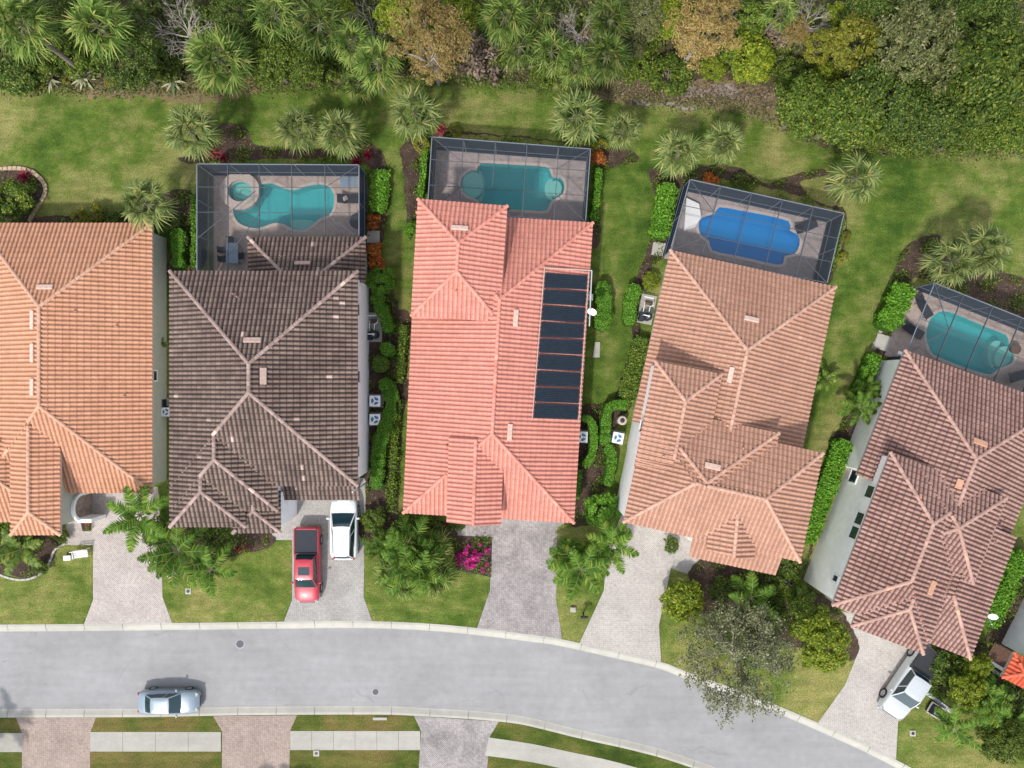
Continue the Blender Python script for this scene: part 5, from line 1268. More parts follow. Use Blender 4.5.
for px, w, h, t, lf, lo in [
    ([(376, 292), (379, 305), (386, 318), (389, 334)], 13, 1.0, 'curved clipped hedge around the pool pump of the umber house', 'hedge', 0),
    ([(391, 344), (387, 350), (383, 356)], 14, .9, 'bright short hedge lobe below the pool pump of the umber house', 'hedge', 0),
    ([(382, 356), (380, 366), (380, 375)], 16, .85, 'olive green short hedge block beside the umber house wall', 'hedge2', 0),
    ([(379, 385), (387, 386), (391, 396), (390, 412), (385, 428), (379, 445), (377, 470), (376, 492)], 14, 1.0, 'long bright hedge curling round two air conditioners of the umber house', 'hedge', 0),
    ([(597, 284), (603, 290), (605, 305), (603, 320), (598, 331)], 16, 1.0, 'bean shaped hedge under the satellite dish of the coral house', 'hedge', 0),
    ([(582, 418), (590, 420), (594, 430), (594, 446), (591, 458), (583, 467)], 9, 1.0, 'hedge hooked round the air conditioner of the coral house', 'hedge', 0),
    ([(580, 470), (579, 485), (577, 500)], 5, .8, 'thin strip of hedge along the coral house wall', 'hedge', 0),
    ([(637, 284), (632, 298), (630, 312), (630, 328)], 14, 1.0, 'slim clipped hedge beside the pool pump of the clay house', 'hedge', 0),
    ([(629, 405), (614, 405), (607, 412), (606, 430), (605, 446)], 11, 1.0, 'upper hooked hedge around the air conditioner of the clay house', 'hedge', 0),
    ([(606, 446), (612, 454), (611, 470), (607, 488)], 11, 1.0, 'lower straight hedge below the air conditioner of the clay house', 'hedge', 0),
    ([(643, 338), (637, 360), (631, 382), (627, 402)], 17, .8, 'loose yellow green hedge between the pump and conditioner of the clay house', 'hedge2', 1),
    ([(669, 183), (664, 210), (659, 238)], 18, 1.0, 'loose bright hedge along the left side of the blue pool cage', 'hedge', 1),
    ([(908, 284), (898, 306), (887, 329)], 22, 1.3, 'glossy bright hedge along the left side of the rightmost pool cage', 'hedge', 1),
    ([(877, 354), (868, 376), (858, 396)], 13, 1.0, 'green hedge along the rear left wall of the brown roofed house', 'hedge', 1),
    ([(845, 440), (832, 478), (818, 515), (806, 545)], 17, 1.0, 'long hedge between the clay house and the wall of the brown roofed house', 'hedge', 1),
    ([(1024, 552), (1008, 590), (990, 628)], 18, 1.2, 'hedge along the right eave of the brown roofed house', 'hedge', 1),
    ([(194, 195), (194, 232), (194, 268)], 5, 1.0, 'thin bright hedge along the left side of the wavy pool cage', 'hedge', 1),
    ([(177, 228), (177, 248), (177, 268)], 13, 1.0, 'dark hedge between the apricot house wall and the wavy pool cage', 'hedge', 0),
    ([(425, 150), (423, 175), (420, 198)], 6, .9, 'thin hedge along the left side of the narrow pool cage', 'hedge', 1),
    ([(599, 168), (597, 195), (594, 220)], 8, .9, 'hedge along the right side of the narrow pool cage', 'hedge', 1),
    ([(380, 170), (380, 195), (377, 212)], 16, .7, 'dark low hedge right of the wavy pool cage', 'hedge', 1),
    ([(842, 220), (836, 245), (830, 270)], 6, .7, 'thin hedge along the right side of the blue pool cage', 'hedge2', 1),
    ([(398, 400), (395, 440), (392, 480), (390, 505)], 7, .5, 'narrow rough hedge strip along the left wall of the coral house', 'hedge2', 1),
    ([(404, 325), (402, 350), (399, 385)], 7, .5, 'rough ground planting along the upper left wall of the coral house', 'hedge2', 1),
]: hedge(px, w, h, t, lf, lo)
# ------------------------------------------------------------------ vehicles
def wheel(root, x, y, r=.34, w=.24):
    mb = MB(); s = 1 if y > 0 else -1
    prof = [(r * .62, -w / 2), (r * .94, -w / 2), (r, -w / 2 + .04), (r, w / 2 - .04), (r * .94, w / 2), (r * .62, w / 2)]
    mb.loft([[Vector((x + q * math.cos(a), y + z * s, r + q * math.sin(a))) for a in np.linspace(0, 2 * PI, 20, endpoint=False)] for q, z in prof], False)
    t = mb.build('wheel', MAT['tyre'], root, smooth=True)
    mb = MB(); yo = y + s * (w / 2 - .03)
    mb.loft([[Vector((x + q * math.cos(a), yo + z * s, r + q * math.sin(a))) for a in np.linspace(0, 2 * PI, 20, endpoint=False)] for q, z in ((r * .64, -.06), (r * .64, .02), (r * .5, .0), (r * .18, .015))], True)
    for k in range(5):
        a = 2 * PI * k / 5; mb.box((x + math.cos(a) * r * .36, yo + s * .02, r + math.sin(a) * r * .36), (r * .5, .03, .06), mat=Matrix.Rotation(-a, 4, 'Y'))
    mb.build('rim', MAT['rim'], t)
def section(x, hw, zt, crown, zb=.24, bl=.72, fl=1.0):
    """one cross section of the body, from under the sill over the shoulder"""
    half = [(0, zt + crown), (.45, zt + crown * .8), (.78, zt + crown * .25), (.92, zt - .03), (.985, zt - .10), (1.0, zt - .22), (.995, bl * zt * .62), (.97, zb + .06), (.86, zb)]
    pts = [Vector((x, hw * a, z)) for a, z in half]
    return pts + [Vector((x, -p.y, p.z)) for p in reversed(pts[1:])] + []
def body(root, st, mat):
    rings = [section(*s) for s in st]; mb = MB()
    mb.loft(rings, True); return mb.build('body', mat, root, smooth=True)
def ring4(x0, x1, w0, w1, z, n=3, bow=.06):
    """rounded trapezium outline: rear x0 (half width w0) to front x1 (half width w1)"""
    out = []
    for t in np.linspace(-1, 1, 7): out.append(Vector((x1 + bow * (1 - t * t), -t * w1, z)))
    for t in np.linspace(0, 1, 4)[1:-1]: out.append(Vector((x1 + (x0 - x1) * t, -(w1 + (w0 - w1) * t) - .03 * math.sin(PI * t), z)))
    for t in np.linspace(1, -1, 7): out.append(Vector((x0 - bow * .7 * (1 - t * t), -t * w0, z)))
    for t in np.linspace(1, 0, 4)[1:-1]: out.append(Vector((x1 + (x0 - x1) * t, (w1 + (w0 - w1) * t) + .03 * math.sin(PI * t), z)))
    return out
def cabin(root, b, t, mat, camber=.05):
    """b, t = (x_rear, x_front, w_rear, w_front, z): windows between the two outlines, roof panel on top"""
    B, T = ring4(*b[:4], b[4]), ring4(*t[:4], t[4], bow=.05)
    n = len(B)
    def panel(name, idx, lab=None):
        mb = MB()
        for i in idx:
            j = (i + 1) % n; mb.face([B[j], B[i], T[i], T[j]])
        o = mb.build(name, MAT['carglass'], root, smooth=False); return o
    panel('windshield', range(0, 6)); panel('side_window', range(6, 9)); panel('rear_window', range(9, 15)); panel('side_window', range(15, 18))
    mb = MB(); c = sum(T, Vector()) / n
    inner = [c + (p - c) * .86 + Vector((0, 0, camber * .75)) for p in T]; in2 = [c + (p - c) * .5 + Vector((0, 0, camber)) for p in T]
    edge = [c + (p - c) * 1.03 - Vector((0, 0, .05)) for p in T]; edge2 = [c + (p - c) * 1.02 + Vector((0, 0, .012)) for p in T]
    mb.loft([edge, edge2, inner, in2], True)
    roof = mb.build('roof', mat, root, smooth=True)
    mb = MB()
    for i in (0, 6, 9, 15):
        mb.tube([B[i] + Vector((0, 0, -.04)), (B[i] + T[i]) / 2 + Vector((0, 0, .012)), T[i]], .045, 5)
    for i in (7, 17):
        mb.tube([B[i] + Vector((0, 0, -.03)), T[i]], .035, 4)
    k = 0
    pil = mb
    pil.build('pillars', mat, root, smooth=True)
def mirrors(root, x, w, z, mat):
    for s in (-1, 1):
        mb = MB(); mb.box((x, s * (w + .11), z), (.14, .22, .15), bev=.04); mb.build('wing_mirror', mat, root)
def lights(root, xf, xr, w, zf, zr, hw=.3):
    for s in (-1, 1):
        mb = MB(); mb.box((xf, s * (w - hw * .7), zf), (.26, hw, .14), rz=-s * .45, bev=.03); mb.build('headlight', MAT['lamp'], root)
        mb = MB(); mb.box((xr, s * (w - .14), zr), (.12, .24, .2), rz=s * .3, bev=.03); mb.build('tail_light', MAT['tail'], root)
def vehicle(name, label, cat, px, py, ang, kind, mat, group='parked vehicles'):
    p = P(px, py, .8); root = thing(name, label, cat, (p.x, p.y, ST + .005 if kind == 'sedan' else .012), ang, group, dict(suv=(1.02, 1.13, 1.05), pickup_dark=(1.04, 1.10, 1.04)).get(kind, (1, 1, 1)))
    if kind == 'sedan':
        body(root, [(-2.36, .50, .62, .0), (-2.30, .72, .86, .01), (-2.1, .84, .96, .02), (-1.6, .90, 1.0, .02), (-.6, .915, .98, .02), (.5, .915, .96, .02), (1.0, .91, .95, .03), (1.55, .89, .88, .05), (2.0, .83, .78, .05), (2.25, .70, .68, .03), (2.36, .48, .55, .0)], mat)
        cabin(root, (-1.72, 1.02, .66, .76, .97), (-1.05, .28, .56, .58, 1.42), mat)
        for x in (-1.38, 1.42):
            for y in (-.80, .80): wheel(root, x, y, .33, .22)
        mirrors(root, .72, .88, 1.0, mat); lights(root, 2.12, -2.27, .78, .70, .80)
        mb = MB(); mb.box((2.345, 0, .48), (.06, .85, .16), bev=.02); mb.build('grille', MAT['dark'], root)
    elif kind == 'suv':
        body(root, [(-2.36, .48, .66, .0), (-2.30, .68, .90, .01), (-2.16, .80, 1.04, .01), (-1.9, .89, 1.08, .01), (-1.5, .925, 1.10, .02), (-.6, .93, 1.08, .02), (.5, .93, 1.06, .02), (1.0, .925, 1.06, .03), (1.6, .90, 1.0, .06), (2.05, .85, .90, .05), (2.28, .72, .78, .03), (2.38, .50, .6, .0)], mat)
        cabin(root, (-2.12, 1.22, .70, .80, 1.08), (-1.80, .30, .52, .58, 1.64), mat, .06)
        for x in (-1.36, 1.40):
            for y in (-.80, .80): wheel(root, x, y, .36, .24)
        mirrors(root, .86, .9, 1.1, mat); lights(root, 2.14, -2.16, .80, .84, .98)
        mb = MB(); mb.tube([(-1.7, .54, 1.71), (.1, .57, 1.73)], .022, 5); mb.build('roof_rail', MAT['grey'], root)
        mb = MB(); mb.tube([(-1.7, -.54, 1.71), (.1, -.57, 1.73)], .022, 5); mb.build('roof_rail', MAT['grey'], root)
        mb = MB(); mb.box((2.36, 0, .58), (.06, .95, .22), bev=.02); mb.build('grille', MAT['dark'], root)
    else:
        z = 1.12
        body(root, [(-2.92, .86, .92, .0), (-2.86, .94, 1.10, .0), (-2.5, .965, 1.14, .0), (-1.2, .97, z, .0), (-.6, .975, z, .01), (.9, .975, z, .02), (1.35, .97, z, .05), (1.9, .95, 1.10, .06), (2.5, .90, 1.04, .06), (2.78, .80, .95, .03), (2.88, .62, .75, .0)], mat)
        # cargo bed: rails and a dark cover between them
        mb = MB(); mb.box((-1.86, 0, 1.155), (1.90, 1.70, .05), bev=.02); bc = mb.build('bed_cover', MAT['dark'] if kind == 'pickup_dark' else MAT['sling'], root)
        mb = MB()
        for s in (-1, 1): mb.box((-1.86, s * .91, 1.16), (1.98, .10, .09), bev=.03)
        mb.box((-2.83, 0, 1.158), (.10, 1.6, .09), bev=.02)
        mb.build('bed_rail', mat if kind != 'pickup_dark' else MAT['dark'], root)
        if kind == 'pickup':
            mb = MB(); mb.box((-.96, 0, 1.20), (.16, 1.7, .12), bev=.03); mb.build('cargo_bar', MAT['dark'], root)
        cabin(root, (-.86, 1.62, .74, .82, 1.12), (-.62, .82, .64, .66, 1.78), mat, .05)
        for x in (-1.85, 1.85):
            for y in (-.86, .86): wheel(root, x, y, .40, .28)
        mirrors(root, 1.25, .96, 1.2, mat); lights(root, 2.66, -2.86, .86, .92, .95)
        mb = MB(); mb.box((2.84, 0, .66), (.10, 1.2, .3), bev=.03); mb.build('grille', MAT['dark'], root)
        mb = MB(); mb.box((2.90, 0, .42), (.14, 1.55, .16), bev=.04); mb.build('bumper', MAT['rim'], root)
        if kind == 'pickup':
            mb = MB(); mb.box((.22, 0, 1.832), (.62, .86, .03), bev=.012); mb.build('sunroof', MAT['carglass'], root)
        else:
            for k in range(6):
                mb = MB(); mb.box((.1, -.45 + .18 * k, 1.832), (1.05, .035, .012)); mb.build('roof_rib', MAT['lgrey'], root)
    # shut lines of bonnet and doors
    zl = dict(sedan=1.0, suv=1.12).get(kind, 1.16)
    return root
vehicle('pickup_truck', 'red pickup truck with dark bed cover parked nose to the street', 'pickup truck', 307.5, 565, -PI / 2, 'pickup', MAT['red'])
vehicle('parked_car', 'white sport utility car with black glass parked nose in beside the red pickup', 'car', 344, 529, PI / 2, 'suv', MAT['carwhite'])
vehicle('parked_car', 'silver blue saloon car parked along the far kerb of the street', 'car', 167.5, 703, 0.0, 'sedan', MAT['silver'])
vehicle('pickup_truck', 'white pickup truck with black bed cover standing at an angle on the right driveway', 'pickup truck', 911, 682, math.atan2(-.83, -.56), 'pickup_dark', MAT['carsilver'])

# ------------------------------------------------------------------ equipment round the houses
def conditioner(px, py, label, rz=0.0, s=.85, dark=False):
    p = P(px, py, .8); t = thing('air_conditioner', label, 'air conditioner', (p.x, p.y, 0), rz, 'air conditioners beside the houses')
    mb = MB(); mb.box((0, 0, .05), (s + .25, s + .2, .10)); mb.build('base_pad', MAT['walk'], t)
    mb = MB(); mb.box((0, 0, .46), (s, s, .72), bev=.05)
    for k in range(7):
        for sx in (-1, 1):
            mb.box((sx * (s / 2 + .004), 0, .2 + .08 * k), (.015, s * .84, .02)); mb.box((0, sx * (s / 2 + .004), .2 + .08 * k), (s * .84, .015, .02))
    mb.build('cabinet', MAT['dark' if dark else 'grey'], t)
    mb = MB(); sq = [Vector((a * s / 2 * .98, b * s / 2 * .98, .86)) for a, b in ((1, -1), (1, 1), (-1, 1), (-1, -1))]
    n = 24; circ = [Vector((math.cos(2 * PI * (k + .5) / n - PI / 4) * s * .37, math.sin(2 * PI * (k + .5) / n - PI / 4) * s * .37, .86)) for k in range(n)]
    for q in range(4):
        a, b = sq[q], sq[(q + 1) % 4]; cs = [circ[(q * 6 + j) % n] for j in range(7)]
        for j in range(6): mb.face([a.lerp(b, j / 6), a.lerp(b, (j + 1) / 6), cs[j + 1], cs[j]])
    for k in range(4): mb.tube([circ[j] for j in range(n)] + [circ[0]], .02, 4, False) if k == 0 else None
    mb.build('top_panel', MAT['white' if not dark else 'grey'], t)
    mb = MB(); mb.lathe([(s * .37, .835), (s * .37, .84), (.02, .842)], (0, 0, 0), 24); mb.build('shroud', MAT['blue' if not dark else 'dark'], t)
    mb = MB(); mb.lathe([(.10, .845), (.09, .862), (.02, .866)], (0, 0, 0), 12)
    for k in range(3):
        a = 2 * PI * k / 3; c, sn = math.cos(a), math.sin(a)
        mb.face([(c * .06 - sn * .02, sn * .06 + c * .02, .855), (c * s * .34 - sn * .06, sn * s * .34 + c * .06, .85), (c * s * .34 + sn * .09, sn * s * .34 - c * .09, .858), (c * .06 + sn * .04, sn * .06 - c * .04, .86)])
    mb.build('fan', MAT['white'], t)
    return t
conditioner(375, 401, 'upper of two white topped air conditioners inside the long hedge of the umber house')
conditioner(375, 419.5, 'lower of two white topped air conditioners inside the long hedge of the umber house')
conditioner(582, 437, 'air conditioner half under the right eave of the coral house', -.05)
conditioner(618, 438, 'air conditioner with blue fan beside the white wall of the clay house', -.2)
conditioner(158, 404, 'air conditioner at the wall in the gap beside the apricot house', 0, .7, True)
conditioner(166, 412, 'air conditioner against the left wall of the umber house', 0, .7)
def poolgear(px, py, label, rz=0.0):
    p = P(px, py, .2); t = thing('pool_pump', label, 'pool pump', (p.x, p.y, 0), rz, 'pool equipment beside the houses')
    mb = MB(); mb.box((0, 0, .05), (1.2, 2.3, .10), bev=.02); mb.build('base_pad', MAT['walk'], t)
    mb = MB(); mb.lathe([(.30, .10), (.32, .14), (.32, .85), (.24, .98), (.08, 1.02)], (.12, -.62, 0), 16); mb.build('filter_tank', MAT['dark'], t)
    mb = MB(); mb.box((-.32, -.72, .42), (.42, .62, .64), bev=.05); mb.build('heater', MAT['sling'], t)
    mb = MB(); mb.tube([(-.25, .45, .28), (.30, .45, .28)], .13, 10); mb.build('motor', MAT['wood'], t)
    for a in ([(-.3, -.3, .5), (-.3, .2, .5), (-.3, .45, .4)], [(.12, -.3, .7), (.12, .15, .7), (.35, .3, .7), (.35, .85, .15)], [(-.45, .85, .6), (.3, .85, .6)], [(.12, -.62, 1.0), (.12, -.62, 1.1), (-.3, -.6, 1.1), (-.3, -.6, .7)]):
        mb = MB(); mb.tube(a, .035, 8); mb.build('pipe', MAT['white'], t)
    mb = MB(); mb.lathe([(.10, 1.02), (.09, 1.08), (.03, 1.09)], (.12, -.62, 0), 12); mb.build('valve', MAT['lgrey'], t)
    return t
poolgear(374, 327, 'pool pump and black filter beside the umber house wall')
poolgear(647, 309, 'pool pump with white pipes beside the clay house wall', -.2)
t = thing('pool_pump', 'small white valve box half under the coral house eave above the dish', 'pool valve', P(590, 298), 0, 'pool equipment beside the houses')
mb = MB(); mb.box((0, 0, .35), (.35, .5, .7), bev=.04); mb.build('housing', MAT['white'], t)
mb = MB(); mb.tube([(-.1, .4, .1), (-.1, .4, .8), (-.1, .1, .8)], .03, 8); mb.build('pipe', MAT['white'], t)
# softener tank by the conditioner
p = P(621, 420); t = thing('water_tank', 'round cream tank with dark lid beside the clay house conditioner', 'tank', p)
mb = MB(); mb.lathe([(.34, .02), (.36, .06), (.36, .70), (.30, .76)], (0, 0, 0), 18); mb.build('shell', MAT['coping'], t)
mb = MB(); mb.lathe([(.19, .762), (.18, .80), (.04, .81)], (0, 0, 0), 14); mb.build('lid', MAT['dark'], t)
def dish(h, px, py, z, label, mount):
    p = P(px, py, z); t = thing('satellite_dish', label, 'satellite dish', p, 0, 'satellite dishes')
    nrm = Vector((-.25, -.55, .8)).normalized(); m = nrm.to_track_quat('Z', 'Y').to_matrix()
    mb = MB(); rings = []
    for r, d in ((.02, -.08), (.16, -.066), (.29, -.026), (.35, .0), (.35, -.012), (.29, -.04), (.16, -.08), (.02, -.095)):
        rings.append([m @ Vector((r * math.cos(a), r * .84 * math.sin(a), d)) for a in np.linspace(0, 2 * PI, 24, endpoint=False)])
    mb.loft(rings, True); mb.build('reflector', MAT['white'], t, smooth=True)
    mb = MB(); e = m @ Vector((0, -.3, .45)); mb.tube([m @ Vector((0, -.36, -.03)), e], .02, 6); mb.box(e, (.10, .08, .12), bev=.02); mb.build('feed_arm', MAT['lgrey'], t)
    mb = MB(); mb.tube([m @ Vector((0, 0, -.1)), Vector((0, 0, -.45)), Vector(mount)], .028, 6); mb.build('mast', MAT['grey'], t)
dish(h3, 592, 312, 3.6, 'white satellite dish fixed at the right eave of the coral house', (-.45, 0, -.5))
dish(h5, 993, 617, 4.6, 'white satellite dish at the right eave of the brown roofed house', (-.5, .1, -.6))
# solar collectors on the coral roof
A, B, C_, D = (545 - .5, 272.5), (586, 275), (576, 420.5), (532.5, 419)
def quad_roof(h, u, v):
    x = (A[0] * (1 - u) + B[0] * u) * (1 - v) + (D[0] * (1 - u) + C_[0] * u) * v; y = (A[1] * (1 - u) + B[1] * u) * (1 - v) + (D[1] * (1 - u) + C_[1] * u) * v
    return h.on_roof(x, y)
p0, n0 = quad_roof(h3, .5, .5)
t = thing('solar_pool_heater', 'bank of nine black solar collector mats on the coral roof', 'solar collectors', p0)
for k in range(9):
    v0, v1 = (k + .05) / 9, (k + .93) / 9
    c = [quad_roof(h3, u, v)[0] + n0 * .17 - p0 for u, v in ((0, v0), (1, v0), (1, v1), (0, v1))]
    mb = MB(); mb.loft([c, [q + n0 * .035 for q in c]][::-1], True)
    for j in range(1, 8):
        a, b = c[0].lerp(c[3], j / 8), c[1].lerp(c[2], j / 8); mb.tube([a + n0 * .04, b + n0 * .04], .022, 4, False)
    mb.build('panel', MAT['solar'], t)
for u in (-.035, 1.035):
    mb = MB(); mb.tube([quad_roof(h3, u, v)[0] + n0 * .2 - p0 for v in (-.03, .5, 1.01)], .032, 8); mb.build('header_pipe', MAT['coping'], t)
mb = MB(); mb.tube([quad_roof(h3, -.035, -.03)[0] + n0 * .2 - p0, quad_roof(h3, 1.10, -.03)[0] + n0 * .2 - p0], .045, 8); mb.build('feed_pipe', MAT['coping'], t)
mb = MB(); mb.tube([quad_roof(h3, 1.10, -.03)[0] + n0 * .2 - p0, quad_roof(h3, 1.13, .35)[0] + n0 * .2 - p0], .045, 8); mb.build('return_pipe', MAT['lgrey'], t)

# ------------------------------------------------------------------ pool side furniture
def lounger(px, py, rz, label, z=.02):
    p = P(px, py, .3); t = thing('sun_lounger', label, 'sun lounger', (p.x, p.y, z), rz, 'dark sun loungers by the pools')
    mb = MB(); mb.box((.35, 0, .34), (1.2, .62, .05), bev=.02); mb.build('seat', MAT['sling'], t)
    mb = MB(); mb.box((-.58, 0, .50), (.75, .62, .05), mat=Matrix.Rotation(.45, 4, 'Y'), bev=.02); mb.build('backrest', MAT['sling'], t)
    mb = MB()
    for s in (-1, 1): mb.tube([(-.9, s * .33, .62), (-.25, s * .33, .34), (.98, s * .33, .33)], .025, 6)
    mb.build('frame', MAT['dark'], t)
    for x in (-.5, .75):
        for s in (-1, 1): mb = MB(); mb.tube([(x, s * .31, 0), (x, s * .31, .33)], .022, 6); mb.build('leg', MAT['dark'], t)
lounger(923, 307, -1.0, 'dark lounger nearest the back left corner of the rightmost pool cage'); lounger(912, 330, -.55, 'dark lounger beside the concrete pad of the rightmost pool cage'); lounger(1018, 376, .25, 'dark lounger at the right end of the rightmost pool')
lounger(805, 227, .35, 'dark lounger at the right end of the blue pool'); lounger(350, 199, 0.0, 'dark lounger with tan cushion at the right end of the wavy pool deck')
p = P(345, 198, .5); mb = MB(); mb.box((0, 0, 0), (.42, .34, .12), rz=.5, bev=.05); o = mb.build('cushion', MAT['coping']); o.location = (p.x, p.y, .46); tag(o, 'tan cushion lying on the dark lounger of the wavy pool', 'cushion')
def table_round(px, py, r, h, mat, label):
    p = P(px, py, h); t = thing('round_table', label, 'table', (p.x, p.y, .02))
    mb = MB(); mb.lathe([(r, h - .04), (r, h), (.02, h + .004)], (0, 0, 0), 24); mb.build('tabletop', mat, t)
    mb = MB(); mb.lathe([(.28, 0), (.25, .03), (.05, .06), (.05, h - .04)], (0, 0, 0), 12); mb.build('pedestal', MAT['dark'], t)
table_round(357.5, 221, .62, .72, MAT['sling'], 'dark round table at the right wall of the wavy pool cage')
p = P(232, 253, .74); t = thing('dining_table', 'blue grey rectangular glass table on the wavy pool deck', 'table', (p.x, p.y, .02))
mb = MB(); mb.box((0, 0, .72), (.95, 1.6, .04), bev=.015); mb.build('tabletop', MAT['tablet'], t)
for sx in (-1, 1):
    for sy in (-1, 1): mb = MB(); mb.tube([(sx * .4, sy * .7, 0), (sx * .4, sy * .7, .7)], .025, 6); mb.build('leg', MAT['dark'], t)
def chair(px, py, rz, label):
    p = P(px, py, .4); t = thing('patio_chair', label, 'chair', (p.x, p.y, .02), rz, 'dark patio chairs round the glass table')
    mb = MB(); mb.box((0, 0, .43), (.48, .48, .05), bev=.02); mb.build('seat', MAT['sling'], t)
    mb = MB(); mb.box((-.25, 0, .68), (.05, .46, .46), bev=.02); mb.build('backrest', MAT['sling'], t)
    for sx in (-1, 1):
        for sy in (-1, 1): mb = MB(); mb.tube([(sx * .22, sy * .22, 0), (sx * .22, sy * .22, .42)], .018, 5); mb.build('leg', MAT['dark'], t)
chair(223, 250, 0, 'dark patio chair left of the glass table, upper one'); chair(223.5, 259, .1, 'dark patio chair left of the glass table, lower one'); chair(231, 241, -PI / 2, 'dark patio chair at the pool end of the glass table'); chair(241, 256, PI, 'dark patio chair between the glass table and the house')
mb = MB(); q = [P(*c, 0) for c in ((685.5, 199), (698, 205), (700, 218), (694, 228), (683, 231))]; mb.prism(q, .03, .36, True); tag(mb.build('covered_lounge', MAT['white']), 'white cloth covered low lounge at the left end of the blue pool', 'lounge')
mb = MB(); mb.sheet(G([(340.5, 177), (357.5, 177), (357.5, 187), (340.5, 187)]), .035); tag(mb.build('deck_mat', MAT['tablet']), 'blue grey mat in the back right corner of the wavy pool deck', 'mat')
table_round(1016, 349, .4, .45, MAT['wood'], 'small brown round side table right of the pale pool step')
# lanai opening beside the brown house: dark screened side room with a white beam
t = thing('screen_porch', 'small dark screened porch with white beam against the brown roofed house', 'porch', P(884, 376))
q = [P(*c, 0) for c in ((888, 357), (896, 360), (886, 388), (873, 384))]; o = P(884, 376)
mb = MB(); mb.prism([v - o for v in q], .02, 2.3); mb.build('screen_box', MAT['sling'], t)
mb = MB(); a, b = q[0] - o, q[1] - o; mb.box((a + b) / 2 + Vector((0, .1, 2.36)), (1.6, .22, .12), rz=math.atan2((b - a).y, (b - a).x)); mb.build('beam', MAT['white'], t)

# ------------------------------------------------------------------ small street and garden things
def disc(name, label, cat, px, py, r, z, mat, group=None):
    p = P(px, py, z); o = thing(name, label, cat, p, 0, group)
    mb = MB(); mb.lathe([(r * 1.15, 0), (r * 1.15, .008), (r * 1.02, .010)], (0, 0, 0), 24); mb.build('ring', MAT['grey'], o)
    mb = MB(); mb.lathe([(r, 0.009), (r, .014), (.01, .015)], (0, 0, 0), 24)
    for i in range(-3, 4): mb.box((0, i * r * .24, .017), (2 * r * math.sqrt(1 - (i * .24) ** 2) * .9, r * .07, .006))
    mb.build('lid', mat, o)
disc('manhole_cover', 'round iron manhole cover near the near kerb before the umber house', 'manhole cover', 240, 644, .30, ST, MAT['iron'], 'manhole covers')
disc('manhole_cover', 'round iron manhole cover near the far kerb in mid street', 'manhole cover', 375.5, 692, .24, ST, MAT['iron'], 'manhole covers')
def meter(px, py, label):
    p = P(px, py); t = thing('meter_box', label, 'meter box', p, 0, 'meter boxes in the lawns')
    mb = MB(); mb.box((0, 0, .03), (.46, .46, .10), bev=.02); mb.build('frame', MAT['kerb'], t)
    mb = MB(); mb.lathe([(.13, .081), (.12, .10), (.02, .102)], (0, 0, 0), 12); mb.build('lid', MAT['dark'], t)
meter(188.5, 591, 'pale square meter box with dark lid on the lawn left of the red pickup'); meter(316.5, 753, 'pale square meter box with dark lid below the far sidewalk'); meter(912.5, 733, 'pale square meter box with dark lid on the lawn before the white pickup')
mb = MB(); mb.box(P(380, 718.5) + Vector((0, 0, .03)), (1.1, .22, .08), bev=.02); tag(mb.build('drain_marker', MAT['walk']), 'short pale concrete bar in the grass by the far kerb', 'drain')
mb = MB(); mb.box(P(387, 583) + Vector((0, 0, .04)), (.5, .55, .10), bev=.03); tag(mb.build('utility_cover', MAT['grey']), 'grey utility cover in the lawn beside the palm thicket', 'utility box')
p = P(583, 613); t = thing('mailbox', 'dark mailbox on a post on the strip between two driveways', 'mailbox', p)
mb = MB(); mb.box((0, 0, .5), (.10, .10, 1.0)); mb.build('post', MAT['dark'], t)
mb = MB(); rg = [[Vector((x, math.cos(a) * .11 if True else 0, 1.08 + max(-.10, math.sin(a) * .12))) for a in np.linspace(0, 2 * PI, 14, endpoint=False)] for x in (-.28, .28)]; mb.loft(rg, True); mb.build('box', MAT['dark'], t)
mb = MB(); mb.box((-.05, .125, 1.16), (.12, .012, .14)); mb.build('flag', MAT['red'], t)
mb = MB(); mb.box(P(573, 609) + Vector((0, 0, .12)), (.45, .4, .22), bev=.06); tag(mb.build('garden_rock', MAT['walk']), 'pale rock at the foot of the mailbox palm strip', 'rock')
def globe(px, py, label):
    p = P(px, py); t = thing('garden_lamp', label, 'garden lamp', p, 0, 'white garden lamps')
    mb = MB(); mb.tube([(0, 0, 0), (0, 0, .5)], .03, 6); mb.build('post', MAT['dark'], t)
    mb = MB(); mb.lathe([(.06, .48), (.16, .54), (.19, .64), (.15, .76), (.04, .81)], (0, 0, 0), 14); mb.build('globe', MAT['white'], t, smooth=True)
globe(173.5, 574, 'white globe lamp on the lawn edge, left of its twin'); globe(178, 570.5, 'white globe lamp on the lawn edge, right of its twin')
# white bench set and box on the lawn by the left driveway
p = P(84, 553); t = thing('garden_bench', 'white metal garden bench on the lawn by the left driveway', 'bench', p, .15)
mb = MB()
for k in range(4): mb.box((0, -.2 + .13 * k, .44), (1.1, .09, .03))
mb.build('seat', MAT['white'], t)
mb = MB(); mb.box((0, .33, .90), (1.1, .04, .07)); mb.box((0, .33, .58), (1.1, .04, .06))
for k in range(7): mb.box((-.45 + .15 * k, .33, .74), (.04, .03, .28))
mb.build('backrest', MAT['white'], t)
for sx in (-1, 1):
    mb = MB(); mb.tube([(sx * .52, .33, 0), (sx * .52, .33, .95)], .03, 6); mb.build('leg', MAT['white'], t)
    mb = MB(); mb.tube([(sx * .52, -.25, 0), (sx * .52, -.25, .64), (sx * .52, .33, .66)], .03, 6); mb.build('armrest', MAT['white'], t)
p = P(69.5, 557); t = thing('planter_box', 'low white box at the left end of the white garden bench', 'box', p, .05)
mb = MB(); mb.box((0, 0, .16), (.52, .34, .32), bev=.03); mb.build('tub', MAT['white'], t)
